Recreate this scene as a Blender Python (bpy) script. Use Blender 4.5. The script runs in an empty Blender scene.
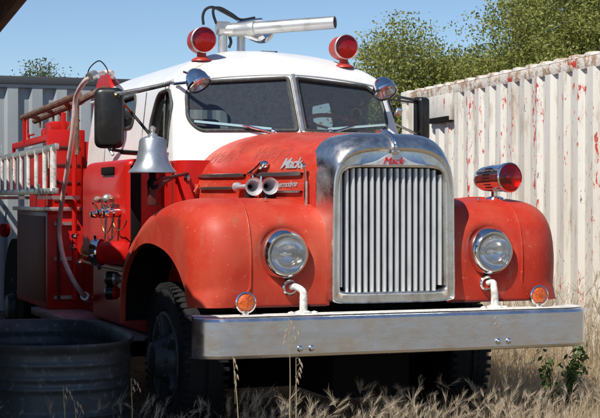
import bpy, bmesh, math, random
import numpy as np
from mathutils import Vector, Matrix, Euler
random.seed(7); RNG = np.random.default_rng(7)
PI = math.pi
SC = bpy.context.scene
COL = SC.collection

# ------------------------------------------------------------ camera, sky, sun, exposure
CAM = Vector((-3.608, -8.008, 1.45)); YAW = math.radians(20.5); FP = 1500.0
FW = Vector((math.sin(YAW), math.cos(YAW), 0)); RT = Vector((FW.y, -FW.x, 0))
cd = bpy.data.cameras.new('camera'); cam = bpy.data.objects.new('camera', cd); COL.objects.link(cam)
cam.location = CAM
cam.rotation_euler = (math.radians(90) - math.atan(9 / FP), 0, -YAW)
cd.sensor_width = 36; cd.lens = 36 * FP / 600; cd.clip_end = 2000; cd.clip_start = 0.05
SC.camera = cam

SUN = Vector((-0.53, -0.38, 0.76)).normalized()          # direction towards the sun
el = math.asin(SUN.z); az = math.atan2(SUN.x, SUN.y)
world = bpy.data.worlds.new('World'); SC.world = world; world.use_nodes = True
wn = world.node_tree; wn.nodes.clear()
sky = wn.nodes.new('ShaderNodeTexSky'); sky.sky_type = 'NISHITA'; sky.sun_disc = False
sky.sun_elevation = el; sky.sun_rotation = az
sky.air_density = 1.0; sky.dust_density = 0.0; sky.ozone_density = 4.0; sky.altitude = 1500
bg = wn.nodes.new('ShaderNodeBackground'); bg.inputs['Strength'].default_value = 0.10
wo = wn.nodes.new('ShaderNodeOutputWorld')
wn.links.new(sky.outputs[0], bg.inputs['Color']); wn.links.new(bg.outputs[0], wo.inputs[0])
sd = bpy.data.lights.new('sun', 'SUN'); sd.energy = 4.9; sd.angle = math.radians(0.5); sd.color = (1, .95, .87)
so = bpy.data.objects.new('sun', sd); COL.objects.link(so); so.location = (-20, -20, 30)
so.rotation_euler = SUN.to_track_quat('Z', 'Y').to_euler()
SC.view_settings.view_transform = 'Standard'; SC.view_settings.look = 'None'
SC.view_settings.exposure = 0.15; SC.view_settings.gamma = 1; SC.view_settings.use_curve_mapping = False
SC.cycles.max_bounces = 8; SC.cycles.transparent_max_bounces = 12


def at(u, v, x=None, y=None, z=None, d=None):
    """point seen at photo pixel (u, v) on the given plane (measuring aid)"""
    D = FW + RT * ((u - 300) / FP) + Vector((0, 0, 1)) * (-(v - 200) / FP)
    if x is not None: t = (x - CAM.x) / D.x
    elif y is not None: t = (y - CAM.y) / D.y
    elif z is not None: t = (z - CAM.z) / D.z
    else: t = d
    return CAM + D * t


# ------------------------------------------------------------ materials
def nt(name):
    m = bpy.data.materials.new(name); m.use_nodes = True
    n = m.node_tree; n.nodes.clear()
    out = n.nodes.new('ShaderNodeOutputMaterial')
    return m, n, out


def noise(n, scale, detail=5, rough=.6, stretch=(1, 1, 1), dist=0.0, loc=(0, 0, 0)):
    tc = n.nodes.new('ShaderNodeTexCoord'); mp = n.nodes.new('ShaderNodeMapping')
    mp.inputs['Scale'].default_value = stretch; mp.inputs['Location'].default_value = loc
    tx = n.nodes.new('ShaderNodeTexNoise')
    tx.inputs['Scale'].default_value = scale; tx.inputs['Detail'].default_value = detail
    tx.inputs['Roughness'].default_value = rough; tx.inputs['Distortion'].default_value = dist
    n.links.new(tc.outputs['Object'], mp.inputs[0]); n.links.new(mp.outputs[0], tx.inputs['Vector'])
    return tx.outputs['Fac']


def ramp(n, fac, lo, hi, c0=(0, 0, 0, 1), c1=(1, 1, 1, 1)):
    r = n.nodes.new('ShaderNodeValToRGB')
    r.color_ramp.elements[0].position = lo; r.color_ramp.elements[0].color = c0
    r.color_ramp.elements[1].position = hi; r.color_ramp.elements[1].color = c1
    n.links.new(fac, r.inputs[0]); return r.outputs[0]


def mixc(n, fac, a, b):
    m = n.nodes.new('ShaderNodeMix'); m.data_type = 'RGBA'
    if isinstance(fac, (int, float)): m.inputs[0].default_value = fac
    else: n.links.new(fac, m.inputs[0])
    for s, c in ((m.inputs[6], a), (m.inputs[7], b)):
        if isinstance(c, tuple): s.default_value = c if len(c) == 4 else (*c, 1)
        else: n.links.new(c, s)
    return m.outputs[2]


def mat(name, col, rough=.5, metal=0, layers=(), bump=None, rvar=0, coat=0, spec=.5, rscale=6):
    """layers: (colour, scale, lo, hi, stretch, detail) mixed on where noise passes lo..hi"""
    m, n, out = nt(name)
    p = n.nodes.new('ShaderNodeBsdfPrincipled'); n.links.new(p.outputs[0], out.inputs[0])
    c = (*col, 1)
    for i, L in enumerate(layers):
        lc, sc, lo, hi = L[:4]; st = L[4] if len(L) > 4 else (1, 1, 1); de = L[5] if len(L) > 5 else 6
        f = ramp(n, noise(n, sc, de, .62, st, 0, (i * 7.3, i * 3.1, i * 5.7)), lo, hi)
        c = mixc(n, f, c, (*lc, 1))
    if isinstance(c, tuple): p.inputs['Base Color'].default_value = c
    else: n.links.new(c, p.inputs['Base Color'])
    p.inputs['Roughness'].default_value = rough; p.inputs['Metallic'].default_value = metal
    p.inputs['Coat Weight'].default_value = coat; p.inputs['Coat Roughness'].default_value = .15
    p.inputs['Specular IOR Level'].default_value = spec
    if rvar:
        r = ramp(n, noise(n, rscale, 6), .3, .75, (max(rough - rvar, .02),) * 3 + (1,), (min(rough + rvar, 1),) * 3 + (1,))
        n.links.new(r, p.inputs['Roughness'])
    if bump:
        b = n.nodes.new('ShaderNodeBump'); b.inputs['Strength'].default_value = bump[1]
        b.inputs['Distance'].default_value = bump[2] if len(bump) > 2 else .01
        n.links.new(noise(n, bump[0], 5, .6, bump[3] if len(bump) > 3 else (1, 1, 1)), b.inputs['Height'])
        n.links.new(b.outputs[0], p.inputs['Normal'])
    return m


def glass_mat(name, tint, base, rough=.03, ior=1.5, dust=None, dcol=(.35, .35, .33), bump=None):
    m, n, out = nt(name)
    tr = n.nodes.new('ShaderNodeBsdfTransparent'); tr.inputs[0].default_value = (*tint, 1)
    gl = n.nodes.new('ShaderNodeBsdfGlossy'); gl.inputs['Roughness'].default_value = rough
    fr = n.nodes.new('ShaderNodeFresnel')
    ge = n.nodes.new('ShaderNodeNewGeometry'); mr = n.nodes.new('ShaderNodeMapRange'); mr.inputs[3].default_value = ior; mr.inputs[4].default_value = 1 / ior
    n.links.new(ge.outputs['Backfacing'], mr.inputs[0]); n.links.new(mr.outputs[0], fr.inputs[0])
    ad = n.nodes.new('ShaderNodeMath'); ad.operation = 'ADD'; ad.inputs[1].default_value = base; ad.use_clamp = True
    mx = n.nodes.new('ShaderNodeMixShader')
    n.links.new(fr.outputs[0], ad.inputs[0]); n.links.new(ad.outputs[0], mx.inputs[0])
    n.links.new(tr.outputs[0], mx.inputs[1]); n.links.new(gl.outputs[0], mx.inputs[2])
    if bump:
        b = n.nodes.new('ShaderNodeBump'); b.inputs['Strength'].default_value = bump[1]; b.inputs['Distance'].default_value = .01
        w = noise(n, bump[0], 2, .5, bump[2]); n.links.new(w, b.inputs['Height'])
        n.links.new(b.outputs[0], gl.inputs['Normal']); n.links.new(b.outputs[0], fr.inputs['Normal'])
    last = mx
    if dust:
        df = n.nodes.new('ShaderNodeBsdfDiffuse'); df.inputs[0].default_value = (*dcol, 1)
        m2 = n.nodes.new('ShaderNodeMixShader')
        f = ramp(n, noise(n, 40, 10, .85, (1, 1, 1), .6), .3, .72, (dust[0],) * 3 + (1,), (dust[1],) * 3 + (1,))
        n.links.new(f, m2.inputs[0]); n.links.new(mx.outputs[0], m2.inputs[1]); n.links.new(df.outputs[0], m2.inputs[2])
        last = m2
    n.links.new(last.outputs[0], out.inputs[0])
    return m


M = {}
M['red'] = mat('red_paint', (.47, .030, .012), .52, 0,
               [((.52, .085, .042), 1.6, .42, .66), ((.38, .018, .010), 3.2, .55, .78), ((.62, .20, .13), 38, .62, .76), ((.40, .10, .06), 11, .62, .74, (1, 1, .35)), ((.20, .05, .03), 70, .70, .76)],
               bump=(90, .06, .004), rvar=.1, spec=.36)
M['redhood'] = mat('faded_red_paint', (.48, .030, .014), .42, 0,
                   [((.56, .10, .055), 3.0, .42, .70, (1, .4, 2)), ((.34, .05, .03), 9, .56, .75, (1, .5, 1)), ((.62, .25, .18), 50, .62, .76), ((.66, .36, .27), 4, .64, .76)],
                   bump=(80, .06, .004), rvar=.1, spec=.36)
M['redside'] = mat('gloss_red_paint', (.50, .012, .008), .34, 0,
                   [((.36, .008, .006), 4, .5, .7), ((.5, .08, .05), 45, .66, .78)], coat=.0, spec=.28, bump=(25, .06, .006))
M['darkred'] = mat('dull_dark_red_paint', (.10, .010, .009), .75, 0, [((.07, .02, .015), 8, .5, .7)])
M['white'] = mat('white_cab_paint', (.80, .80, .78), .32, 0,
                 [((.66, .65, .60), 2.5, .55, .8), ((.50, .42, .34), 30, .72, .80)], coat=.2, rvar=.08, bump=(60, .03, .004))
M['whitedirty'] = mat('chalky_white_paint', (.78, .77, .73), .7, 0, [((.36, .30, .22), 40, .54, .64), ((.42, .41, .38), 9, .42, .7)], bump=(120, .3, .004))
M['chrome'] = mat('chrome', (.78, .78, .78), .10, 1, [((.5, .46, .4), 40, .62, .75)], rvar=.05, rscale=25)
M['shell'] = mat('weathered_chrome', (.80, .77, .72), .30, 1,
                 [((.52, .43, .33), 4.5, .50, .72, (1, 1, .6)), ((.34, .28, .22), 45, .62, .76)], rvar=.10, rscale=22, bump=(60, .04, .004))
M['bumper'] = mat('dulled_bumper_chrome', (.80, .81, .84), .30, 1,
                  [((.66, .66, .65), 2.0, .45, .75, (.3, 1, 3.5)), ((.80, .80, .78), 3, .58, .68, (.3, 1, 6)), ((.42, .38, .31), 60, .64, .76)], rvar=.12, rscale=9,
                  bump=(5, .18, .012, (1, 1, 2)))
M['slat'] = mat('grille_aluminium', (.70, .71, .72), .32, .55, [((.38, .39, .40), 18, .5, .8, (1, 1, .2))])
M['alu'] = mat('dull_aluminium', (.62, .61, .58), .38, .8, [((.40, .38, .34), 9, .5, .75)], rvar=.1, bump=(70, .1, .004))
M['bell'] = mat('silver_painted_bell', (.46, .50, .54), .36, .75, [((.34, .37, .40), 14, .45, .75)], bump=(90, .12, .004))
M['black'] = mat('black_plastic', (.012, .012, .013), .35, 0, [((.035, .034, .032), 12, .5, .8)])
M['rubber'] = mat('rubber', (.007, .007, .007), .8, 0, [((.018, .016, .014), 7, .5, .75)], bump=(60, .2, .006))
M['gasket'] = mat('grey_window_rubber', (.045, .05, .045), .6, 0, [((.10, .11, .10), 30, .5, .7)])
M['dark'] = mat('dark_chassis', (.006, .0055, .005), .9, spec=.2)
M['interior'] = mat('cab_interior', (.055, .060, .066), .7, 0, [((.06, .05, .045), 6, .5, .7)])
M['seat'] = mat('seat_vinyl', (.05, .02, .015), .5)
M['rust'] = mat('rusty_pipe', (.10, .050, .030), .75, 0, [((.22, .12, .07), 16, .45, .65), ((.3, .26, .22), 30, .6, .7)], bump=(80, .4, .005))
M['brass'] = mat('brass', (.45, .28, .10), .35, 1)
M['hose'] = mat('pale_pink_hose', (.66, .52, .49), .6, 0, [((.46, .34, .33), 10, .45, .7), ((.7, .6, .58), 30, .6, .75)], bump=(60, .2, .006))
M['text'] = mat('ghost_lettering', (.34, .05, .035), .5, 0, [((.48, .09, .055), 60, .48, .66)])
M['trim'] = mat('dull_dark_chrome', (.36, .35, .34), .28, .9, [((.6, .6, .6), 30, .55, .7)])
M['silver'] = mat('silver_paint', (.60, .61, .62), .35, .5)
M['badge'] = mat('bright_badge_metal', (.66, .66, .65), .28, .85)
M['rimgrey'] = mat('dirty_rim', (.10, .10, .10), .5, .3, [((.05, .045, .04), 9, .45, .7)])
M['textred'] = mat('red_enamel', (.55, .01, .012), .3)
M['stain'] = mat('yellow_stain', (.62, .45, .20), .5, 0, [((.75, .66, .5), 20, .4, .7)])
M['glass'] = glass_mat('windscreen_glass', (.78, .82, .82), .03, .03, 1.5, (.06, .17), (.34, .39, .45))
M['sideglass'] = glass_mat('side_glass', (.52, .58, .56), .04, .02, 1.5, (.01, .05))
M['clear'] = glass_mat('lamp_cover_glass', (.93, .94, .95), .04, .05, 1.5, (.05, .16), (.75, .75, .73), bump=(110, 1.0, (1, 1, .15)))
M['clearflat'] = glass_mat('beacon_cover_glass', (.85, .16, .15), .02, .02, 1.5, None, bump=(30, .25, (1, 1, 1)))
M['redbowl'] = mat('red_lens', (.50, .003, .006), .22, .55, bump=(60, .5, .006))
M['amber'] = mat('amber_lens', (.75, .13, .005), .2, .1, [((.45, .05, .003), 60, .45, .6)], coat=1, bump=(120, .6, .006))
M['housing'] = mat('red_lamp_housing', (.42, .035, .022), .5, 0, [((.26, .02, .015), 20, .5, .7)])
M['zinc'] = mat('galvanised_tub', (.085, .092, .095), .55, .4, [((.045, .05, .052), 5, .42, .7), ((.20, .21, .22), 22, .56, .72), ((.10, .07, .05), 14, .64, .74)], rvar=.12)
M['board'] = mat('purple_grey_board', (.30, .23, .25), .8, 0, [((.45, .38, .39), 14, .5, .7, (1, .2, 1))], bump=(30, .3, .006))
M['wood'] = mat('weathered_brown_wood', (.075, .045, .035), .85, 0, [((.14, .09, .07), 20, .45, .7, (1, .1, 1))], bump=(60, .4, .006))
M['sheet'] = mat('roof_sheet', (.20, .20, .20), .5, .6, [((.14, .08, .05), 3, .5, .7)])
M['greybox'] = mat('grey_container_paint', (.36, .39, .40), .5, 0,
                   [((.27, .30, .31), 1.3, .45, .7, (1, 1, .3)), ((.55, .56, .55), 24, .66, .72, (1, 1, .4)), ((.20, .13, .09), 30, .70, .76)], bump=(8, .1, .01))
M['greytop'] = mat('dark_container_rail', (.05, .055, .06), .6)
M['bark'] = mat('bark', (.11, .09, .075), .9, 0, [((.20, .17, .14), 8, .4, .7, (1, 1, .3))], bump=(30, .6, .02))


def leaf_mat(name, a, b, c):
    m, n, out = nt(name)
    g = n.nodes.new('ShaderNodeNewGeometry')
    r = n.nodes.new('ShaderNodeValToRGB'); e = r.color_ramp.elements
    e[0].position = 0; e[0].color = (*a, 1); e[1].position = 1; e[1].color = (*c, 1)
    k = e.new(.5); k.color = (*b, 1)
    n.links.new(g.outputs['Random Per Island'], r.inputs[0])
    p = n.nodes.new('ShaderNodeBsdfPrincipled'); p.inputs['Roughness'].default_value = .5
    f = ramp(n, noise(n, 1.1, 3), .35, .65)
    cc = mixc(n, f, r.outputs[0], (*b, 1))
    n.links.new(cc, p.inputs['Base Color'])
    t = n.nodes.new('ShaderNodeBsdfTranslucent'); n.links.new(cc, t.inputs[0])
    mx = n.nodes.new('ShaderNodeMixShader'); mx.inputs[0].default_value = .42
    n.links.new(p.outputs[0], mx.inputs[1]); n.links.new(t.outputs[0], mx.inputs[2]); n.links.new(mx.outputs[0], out.inputs[0])
    return m


M['leaf'] = leaf_mat('oak_leaves', (.10, .13, .03), (.27, .29, .07), (.50, .48, .15))
M['leaf2'] = leaf_mat('grey_green_leaves', (.06, .085, .035), (.11, .14, .06), (.17, .19, .09))
M['weed'] = leaf_mat('weed_leaves', (.05, .08, .02), (.09, .14, .035), (.15, .19, .06))
M['grass'] = leaf_mat('dry_grass', (.17, .115, .06), (.50, .40, .24), (.82, .72, .52))
M['foxtail'] = leaf_mat('foxtail_heads', (.28, .20, .14), (.56, .46, .33), (.86, .78, .62))


def container_paint():
    m, n, out = nt('peeling_white_paint')
    p = n.nodes.new('ShaderNodeBsdfPrincipled'); n.links.new(p.outputs[0], out.inputs[0])
    base = mixc(n, ramp(n, noise(n, 1.1, 6, .6, (1, 3, .25)), .38, .68), (.70, .68, .61, 1), (.56, .53, .46, 1))
    base = mixc(n, ramp(n, noise(n, 4, 8, .7, (1, 3, .5), 0, (5, 1, 0)), .53, .70), base, (.36, .28, .20, 1))
    # red undercoat showing in vertical flakes, in runs along some of the ribs
    a = noise(n, 12, 8, .72, (1, 2.0, .62), 0, (2, 9, 4)); b = noise(n, .9, 3, .5, (1, 3.6, .16), 0, (7, 3, 1))
    mu = n.nodes.new('ShaderNodeMath'); mu.operation = 'ADD'; n.links.new(a, mu.inputs[0]); bh = n.nodes.new('ShaderNodeMath'); bh.operation = 'MULTIPLY'; bh.inputs[1].default_value = .6; n.links.new(b, bh.inputs[0]); n.links.new(bh.outputs[0], mu.inputs[1])
    hl = n.nodes.new('ShaderNodeMath'); hl.operation = 'MULTIPLY'; hl.inputs[1].default_value = .5
    n.links.new(mu.outputs[0], hl.inputs[0])
    red = ramp(n, hl.outputs[0], .470, .478)
    c = mixc(n, red, base, (.48, .05, .03, 1))
    sp = ramp(n, noise(n, 14, 6, .7, (1, 1.6, .5), 0, (1, 1, 9)), .645, .66)
    c = mixc(n, sp, c, (.13, .10, .09, 1))
    n.links.new(c, p.inputs['Base Color']); p.inputs['Roughness'].default_value = .6
    bp = n.nodes.new('ShaderNodeBump'); bp.inputs['Strength'].default_value = .25; bp.inputs['Distance'].default_value = .01
    n.links.new(noise(n, 9, 6), bp.inputs['Height']); n.links.new(bp.outputs[0], p.inputs['Normal'])
    return m


M['peel'] = container_paint()
M['peelrail'] = mat('flaking_rail_paint', (.66, .61, .53), .75, 0,
                    [((.40, .26, .17), 9, .48, .58), ((.48, .05, .03), 5, .60, .62), ((.16, .11, .08), 20, .61, .66)], bump=(30, .7, .02))


# ------------------------------------------------------------ mesh builder
def basis(axis):
    a = Vector(axis).normalized()
    u = a.cross(Vector((0, 0, 1)))
    if u.length < 1e-4: u = Vector((1, 0, 0))
    u.normalize(); return a, u, u.cross(a) * -1 if False else a.cross(u)


def catmull(pts, k=6):
    P = [Vector(p) for p in pts]; P = [P[0] * 2 - P[1]] + P + [P[-1] * 2 - P[-2]]; out = []
    for i in range(1, len(P) - 2):
        for j in range(k):
            t = j / k; a, b, c, d = P[i - 1:i + 3]
            out.append(.5 * ((2 * b) + (c - a) * t + (2 * a - 5 * b + 4 * c - d) * t * t + (3 * b - a - 3 * c + d) * t ** 3))
    out.append(P[-2]); return out


class MB:
    def __init__(s): s.v = []; s.f = []

    def add(s, v, f):
        o = len(s.v); s.v += [tuple(q) for q in v]; s.f += [tuple(i + o for i in q) for q in f]; return s

    def box(s, c, size, rot=None, bev=0.0):
        bm = bmesh.new(); bmesh.ops.create_cube(bm, size=1)
        for q in bm.verts: q.co = Vector((q.co.x * size[0], q.co.y * size[1], q.co.z * size[2]))
        if bev: bmesh.ops.bevel(bm, geom=bm.edges[:], offset=bev, segments=2, affect='EDGES', profile=.5)
        R = (Euler(rot).to_matrix() if rot is not None else Matrix.Identity(3))
        bm.verts.index_update()
        s.add([R @ q.co + Vector(c) for q in bm.verts], [[q.index for q in f.verts] for f in bm.faces]); bm.free(); return s

    def bar(s, a, b, w, h, bev=0):
        a = Vector(a); b = Vector(b); d = b - a
        q = d.to_track_quat('Y', 'Z')
        return s.box((a + b) / 2, (w, d.length, h), q.to_euler(), bev)

    def tube(s, pts, r, n=12, caps=True, smooth=False):
        P = catmull(pts, 6) if smooth else [Vector(p) for p in pts]
        R = r if isinstance(r, (list, tuple)) else None
        rows = []; ref = None
        for i, p in enumerate(P):
            t = (P[min(i + 1, len(P) - 1)] - P[max(i - 1, 0)]).normalized()
            if ref is None:
                ref = t.orthogonal().normalized()
            ref = (ref - t * ref.dot(t)).normalized(); w = t.cross(ref)
            rr = r if R is None else R[0] + (R[1] - R[0]) * i / (len(P) - 1)
            rows.append([p + (ref * math.cos(2 * PI * k / n) + w * math.sin(2 * PI * k / n)) * rr for k in range(n)])
        s.rows(rows, True)
        if caps:
            o = len(s.v) - len(P) * n
            s.f.append(tuple(o + k for k in range(n))[::-1]); s.f.append(tuple(len(s.v) - n + k for k in range(n)))
        return s

    def rows(s, rows, closed=False):
        n = len(rows[0]); o = len(s.v)
        for r in rows: s.v += [tuple(p) for p in r]
        for i in range(len(rows) - 1):
            for k in range(n if closed else n - 1):
                k2 = (k + 1) % n
                s.f.append((o + i * n + k, o + i * n + k2, o + (i + 1) * n + k2, o + (i + 1) * n + k))
        return s

    def lathe(s, prof, origin, axis=(0, 0, 1), n=32, cap=True):
        """prof: (distance along axis, radius)"""
        a = Vector(axis).normalized(); u = a.orthogonal().normalized(); w = a.cross(u); o = Vector(origin)
        rows = [[o + a * h + (u * math.cos(2 * PI * k / n) + w * math.sin(2 * PI * k / n)) * max(r, 1e-4) for k in range(n)] for h, r in prof]
        b = len(s.v); s.rows(rows, True)
        if cap:
            if prof[0][1] > 1e-3: s.f.append(tuple(b + k for k in range(n))[::-1])
            if prof[-1][1] > 1e-3: s.f.append(tuple(len(s.v) - n + k for k in range(n)))
        return s

    def build(s, name, m, parent=None, smooth=35, bev=0, origin=None):
        me = bpy.data.meshes.new(name); me.from_pydata(s.v, [], s.f); me.validate(); me.update()
        bm = bmesh.new(); bm.from_mesh(me)
        bmesh.ops.recalc_face_normals(bm, faces=bm.faces[:])
        if bev: bmesh.ops.bevel(bm, geom=[e for e in bm.edges if e.is_manifold and e.calc_face_angle(0) > .5], offset=bev, segments=2, affect='EDGES', profile=.5)
        bm.to_mesh(me); bm.free()
        me.materials.append(M[m] if isinstance(m, str) else m)
        if smooth:
            me.shade_smooth(); me.set_sharp_from_angle(angle=math.radians(smooth))
        o = bpy.data.objects.new(name, me); COL.objects.link(o)
        if parent is not None: o.parent = parent
        return o


def thing(name, label, cat, group=None, kind=None):
    o = bpy.data.objects.new(name, None); COL.objects.link(o); o.empty_display_size = .3
    tag(o, label, cat, group, kind); return o


def tag(o, label=None, cat=None, group=None, kind=None):
    if label: o['label'] = label
    if cat: o['category'] = cat
    if group: o['group'] = group
    if kind: o['kind'] = kind
    return o


def lerp(a, b, t): return a + (b - a) * t


def text_geo(body, size, shear=.35, extrude=.004, offset=0.0, spacing=1.0):
    c = bpy.data.curves.new('t', 'FONT'); c.body = body; c.size = size; c.shear = shear; c.extrude = extrude; c.offset = offset
    c.space_character = spacing; c.resolution_u = 3
    o = bpy.data.objects.new('t', c); COL.objects.link(o)
    me = bpy.data.meshes.new_from_object(o.evaluated_get(bpy.context.evaluated_depsgraph_get()))
    vs = [Vector(v.co) for v in me.vertices]; fs = [tuple(p.vertices) for p in me.polygons]
    bpy.data.objects.remove(o); bpy.data.curves.remove(c); bpy.data.meshes.remove(me)
    return vs, fs


def round_poly(pts, rads, seg=6):
    n = len(pts); out = []
    for i in range(n):
        p = Vector(pts[i]); a = Vector(pts[i - 1]) - p; b = Vector(pts[(i + 1) % n]) - p
        r = rads[i] if isinstance(rads, (list, tuple)) else rads
        a_n, b_n = a.normalized(), b.normalized(); ang = a_n.angle(b_n)
        if ang > 3.12:
            for k in range(seg + 1):
                q = (k / seg - .5) * 2 * min(.3 * a.length, .3 * b.length, .1); out.append(p + (b_n * q if q > 0 else a_n * -q))
            continue
        if r < 1e-4: out += [p.copy() for _ in range(seg + 1)]; continue
        t = min(r / math.tan(ang / 2), a.length * .48, b.length * .48)
        A, B = p + a_n * t, p + b_n * t
        for k in range(seg + 1):
            s = k / seg; out.append(A * (1 - s) ** 2 + p * 2 * s * (1 - s) + B * s * s)
    return out


# ------------------------------------------------------------ ground
g = MB()
xs = list(np.linspace(-14, 14, 90)); ys = list(np.linspace(-12, 22, 110))
def gz(x, y): return .025 * math.sin(x * 1.7 + y * .6) + .02 * math.sin(y * 2.3 - x) + .015 * math.sin(x * 4.1 + 1) * math.sin(y * 3.7)
xs = [-600, -120, -40] + xs + [40, 120, 600]; ys = [-600, -120, -40] + ys + [60, 160, 700]
g.rows([[Vector((x, y, gz(x, y) if abs(x) < 14 and -12 < y < 22 else 0)) for x in xs] for y in ys])
M['soil'] = mat('dry_soil', (.20, .145, .095), .95, 0, [((.30, .24, .16), 1.5, .45, .68), ((.09, .065, .045), 7, .45, .70), ((.42, .34, .22), 40, .52, .7)], bump=(14, .8, .05))
tag(g.build('ground', 'soil'), kind='structure')

# low hills on the horizon
m_ = MB(); rows_ = [[], [], []]
for k in range(181):
    a = 2 * PI * k / 180; hh = 4.5 + 2.2 * math.sin(a * 5 + 1) + 1.4 * math.sin(a * 13) + .8 * math.sin(a * 29 + 2)
    for j, (rr, zz) in enumerate(((190, -.5), (225, hh * .7), (300, hh))): rows_[j].append(Vector((rr * math.cos(a), rr * math.sin(a), zz)))
g = MB(); g.rows(rows_); M['hill'] = mat('dry_hill', (.16, .14, .07), .95, 0, [((.05, .065, .025), .05, .42, .55)])
tag(g.build('hills', 'hill'), kind='structure')

# ------------------------------------------------------------ fire truck
T = thing('fire_truck', 'old red and white fire truck with chrome grille, parked on dry grass', 'fire truck')


# --- hood
def superarc(w, h, n, k, a):
    c, s_ = math.cos(a), math.sin(a)
    return Vector((-w * math.copysign(abs(c) ** (2 / n), c), 0, h * abs(s_) ** (2 / n)))


Y0, Y1 = .24, 1.84; ZB = 1.44
def hood_par(y):
    t = (y - Y0) / (Y1 - Y0)
    w = lerp(.424, .79, t ** .90); zt = lerp(1.838, 1.925, t); n = lerp(3.8, 2.35, min(1, t * 1.15))
    return w, zt - ZB, n
def hood_sec(y, K=48, off=0):
    w, h, n = hood_par(y)
    out = []
    for k in range(K + 1):
        a = PI * k / K
        # even out spacing of the super-ellipse
        p = superarc(w + off, h + off, n, K, a); out.append(Vector((p.x, y, ZB + p.z)))
    return out
def hood_pt(y, z, up=0.0, off=0.0):
    """point on the left hood flank at height z, then `up` metres further along the arc"""
    w, h, n = hood_par(y)
    def sp(a): c, q = math.cos(a), math.sin(a); return Vector((-w * math.copysign(abs(c) ** (2 / n), c), y, ZB + h * abs(q) ** (2 / n)))
    a = math.asin(min(1, max(0, (z - ZB) / h)) ** (n / 2)); p = sp(a)
    st = .004
    while up > 0 and a < PI / 2 + .6:
        q = sp(a + st); L = (q - p).length
        if L >= up: p = p.lerp(q, up / L); break
        up -= L; a += st; p = q
    d = sp(a + .01) - sp(a - .01) if a > .011 else Vector((0, 0, 1)); d.normalize()
    return p + Vector((-d.z, 0, d.x)) * off

h = MB()
rows = [[Vector((-hood_par(y)[0], y, 1.36))] + hood_sec(y) + [Vector((hood_par(y)[0], y, 1.36))] for y in np.linspace(Y0, Y1, 30)]
h.rows(rows); hood = h.build('hood', 'redhood', T, 60)
# hood centre hinge and side seams
s = MB(); s.tube([Vector((0, y, ZB + hood_par(y)[1] + .004)) for y in np.linspace(.27, 1.6, 12)], .008, 8); s.build('hood_hinge', 'shell', hood)


def conform(body, size, y0, z0, up0, mname, name, ext=.003, shear=.4, off=.001, spacing=1.0, xs=1.0, slope=0.0, thick=0.0):
    vs, fs = text_geo(body, size, shear, ext, thick, spacing)
    bm = bmesh.new(); bv = [bm.verts.new(v) for v in vs]
    for f in fs:
        try: bm.faces.new([bv[i] for i in f])
        except ValueError: pass
    bmesh.ops.triangulate(bm, faces=bm.faces[:])
    for _ in range(4):
        le = [e for e in bm.edges if e.calc_length() > .014]
        if not le: break
        bmesh.ops.subdivide_edges(bm, edges=le, cuts=1)
        bmesh.ops.triangulate(bm, faces=[f for f in bm.faces if len(f.verts) > 3])
    bm.verts.index_update(); vs = [v.co.copy() for v in bm.verts]; fs = [tuple(v.index for v in f.verts) for f in bm.faces]; bm.free()
    m = MB(); m.add([hood_pt(y0 - v.x * xs, z0, up0 + v.y + v.x * slope, off + v.z + ext) for v in vs], fs)
    return m.build(name, mname, hood, 30)

conform("Walla's", .15, 1.66, 1.60, .10, 'text', 'ghost_lettering', .0002, .10, .0007, 1.05, 1.0, .05)
conform("Valley's", .15, 1.02, 1.60, .105, 'text', 'ghost_lettering', .0002, .10, .0007, 1.0, 1.0, .03)


def side_text(body, size, y0, z0, mname, name, ext=.004, shear=.35, xs=1.0, rise=0, thick=.002):
    vs, fs = text_geo(body, size, shear, ext, thick, .88)
    m = MB()
    m.add([hood_pt(max(y0 - v.x * xs, Y0 + .002), z0, max(v.y + v.x * rise, 0.0001), .004 + v.z + ext) for v in vs], fs)
    return m.build(name, mname, hood, 30)

side_text('Mack', .092, .61, 1.640, 'silver', 'script_badge', .002, .35, 1.15)
side_text('Thermodyne', .052, .66, 1.525, 'silver', 'model_script', .0012, .4, 1.0, .03, .0005)


def side_bar(ya, yb, z, w=.030, name='hood_trim_bar'):
    m = MB(); n = 10
    P = [hood_pt(lerp(ya, yb, i / n), z, 0, .010) for i in range(n + 1)]
    prev = []
    for i, p in enumerate(P):
        k = .55 if i in (0, n) else 1
        prev.append([p + Vector((0, 0, -w / 2 * k)), p + Vector((-.012, 0, -w / 3 * k)), p + Vector((-.012, 0, w / 3 * k)), p + Vector((0, 0, w / 2 * k)), p + Vector((.02, 0, 0))])
    m.rows(prev, True); return m.build(name, 'trim', hood)

side_bar(1.62, 1.00, 1.605); side_bar(.86, .36, 1.605)
side_bar(1.56, 1.10, 1.525, .024); side_bar(.70, .36, 1.500, .018)
# plain chrome ornament made up in place of the emblem figure, and the hood latch
m = MB(); m.tube([hood_pt(.93, 1.61, 0, .02), hood_pt(.84, 1.63, 0, .03), hood_pt(.78, 1.665, 0, .03)], [.018, .022], 10, smooth=True)
m.lathe([(0, .0), (.01, .02), (.03, .024), (.05, .018), (.06, 0)], hood_pt(.76, 1.665, 0, .0), (-1, 0, .2), 14)
m.tube([hood_pt(.90, 1.60, 0, .012), hood_pt(.90, 1.55, 0, .012)], .011, 8); m.tube([hood_pt(.80, 1.60, 0, .012), hood_pt(.80, 1.55, 0, .012)], .011, 8)
m.build('hood_ornament', 'chrome', hood)
m = MB(); p = hood_pt(.30, 1.50, 0, .02); m.tube([p + Vector((0, 0, -.08)), p + Vector((0, 0, .06))], .012, 10)
m.tube([p + Vector((0, 0, .06)), p + Vector((-.01, 0, .15))], .006, 8); m.box(p + Vector((.0, 0, -.10)), (.05, .07, .02), None, .004)
m.lathe([(0, .018), (.02, .018)], p + Vector((-.01, 0, .15)), (-1, 0, 0), 12)
m.build('hood_latch', 'chrome', hood)
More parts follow.
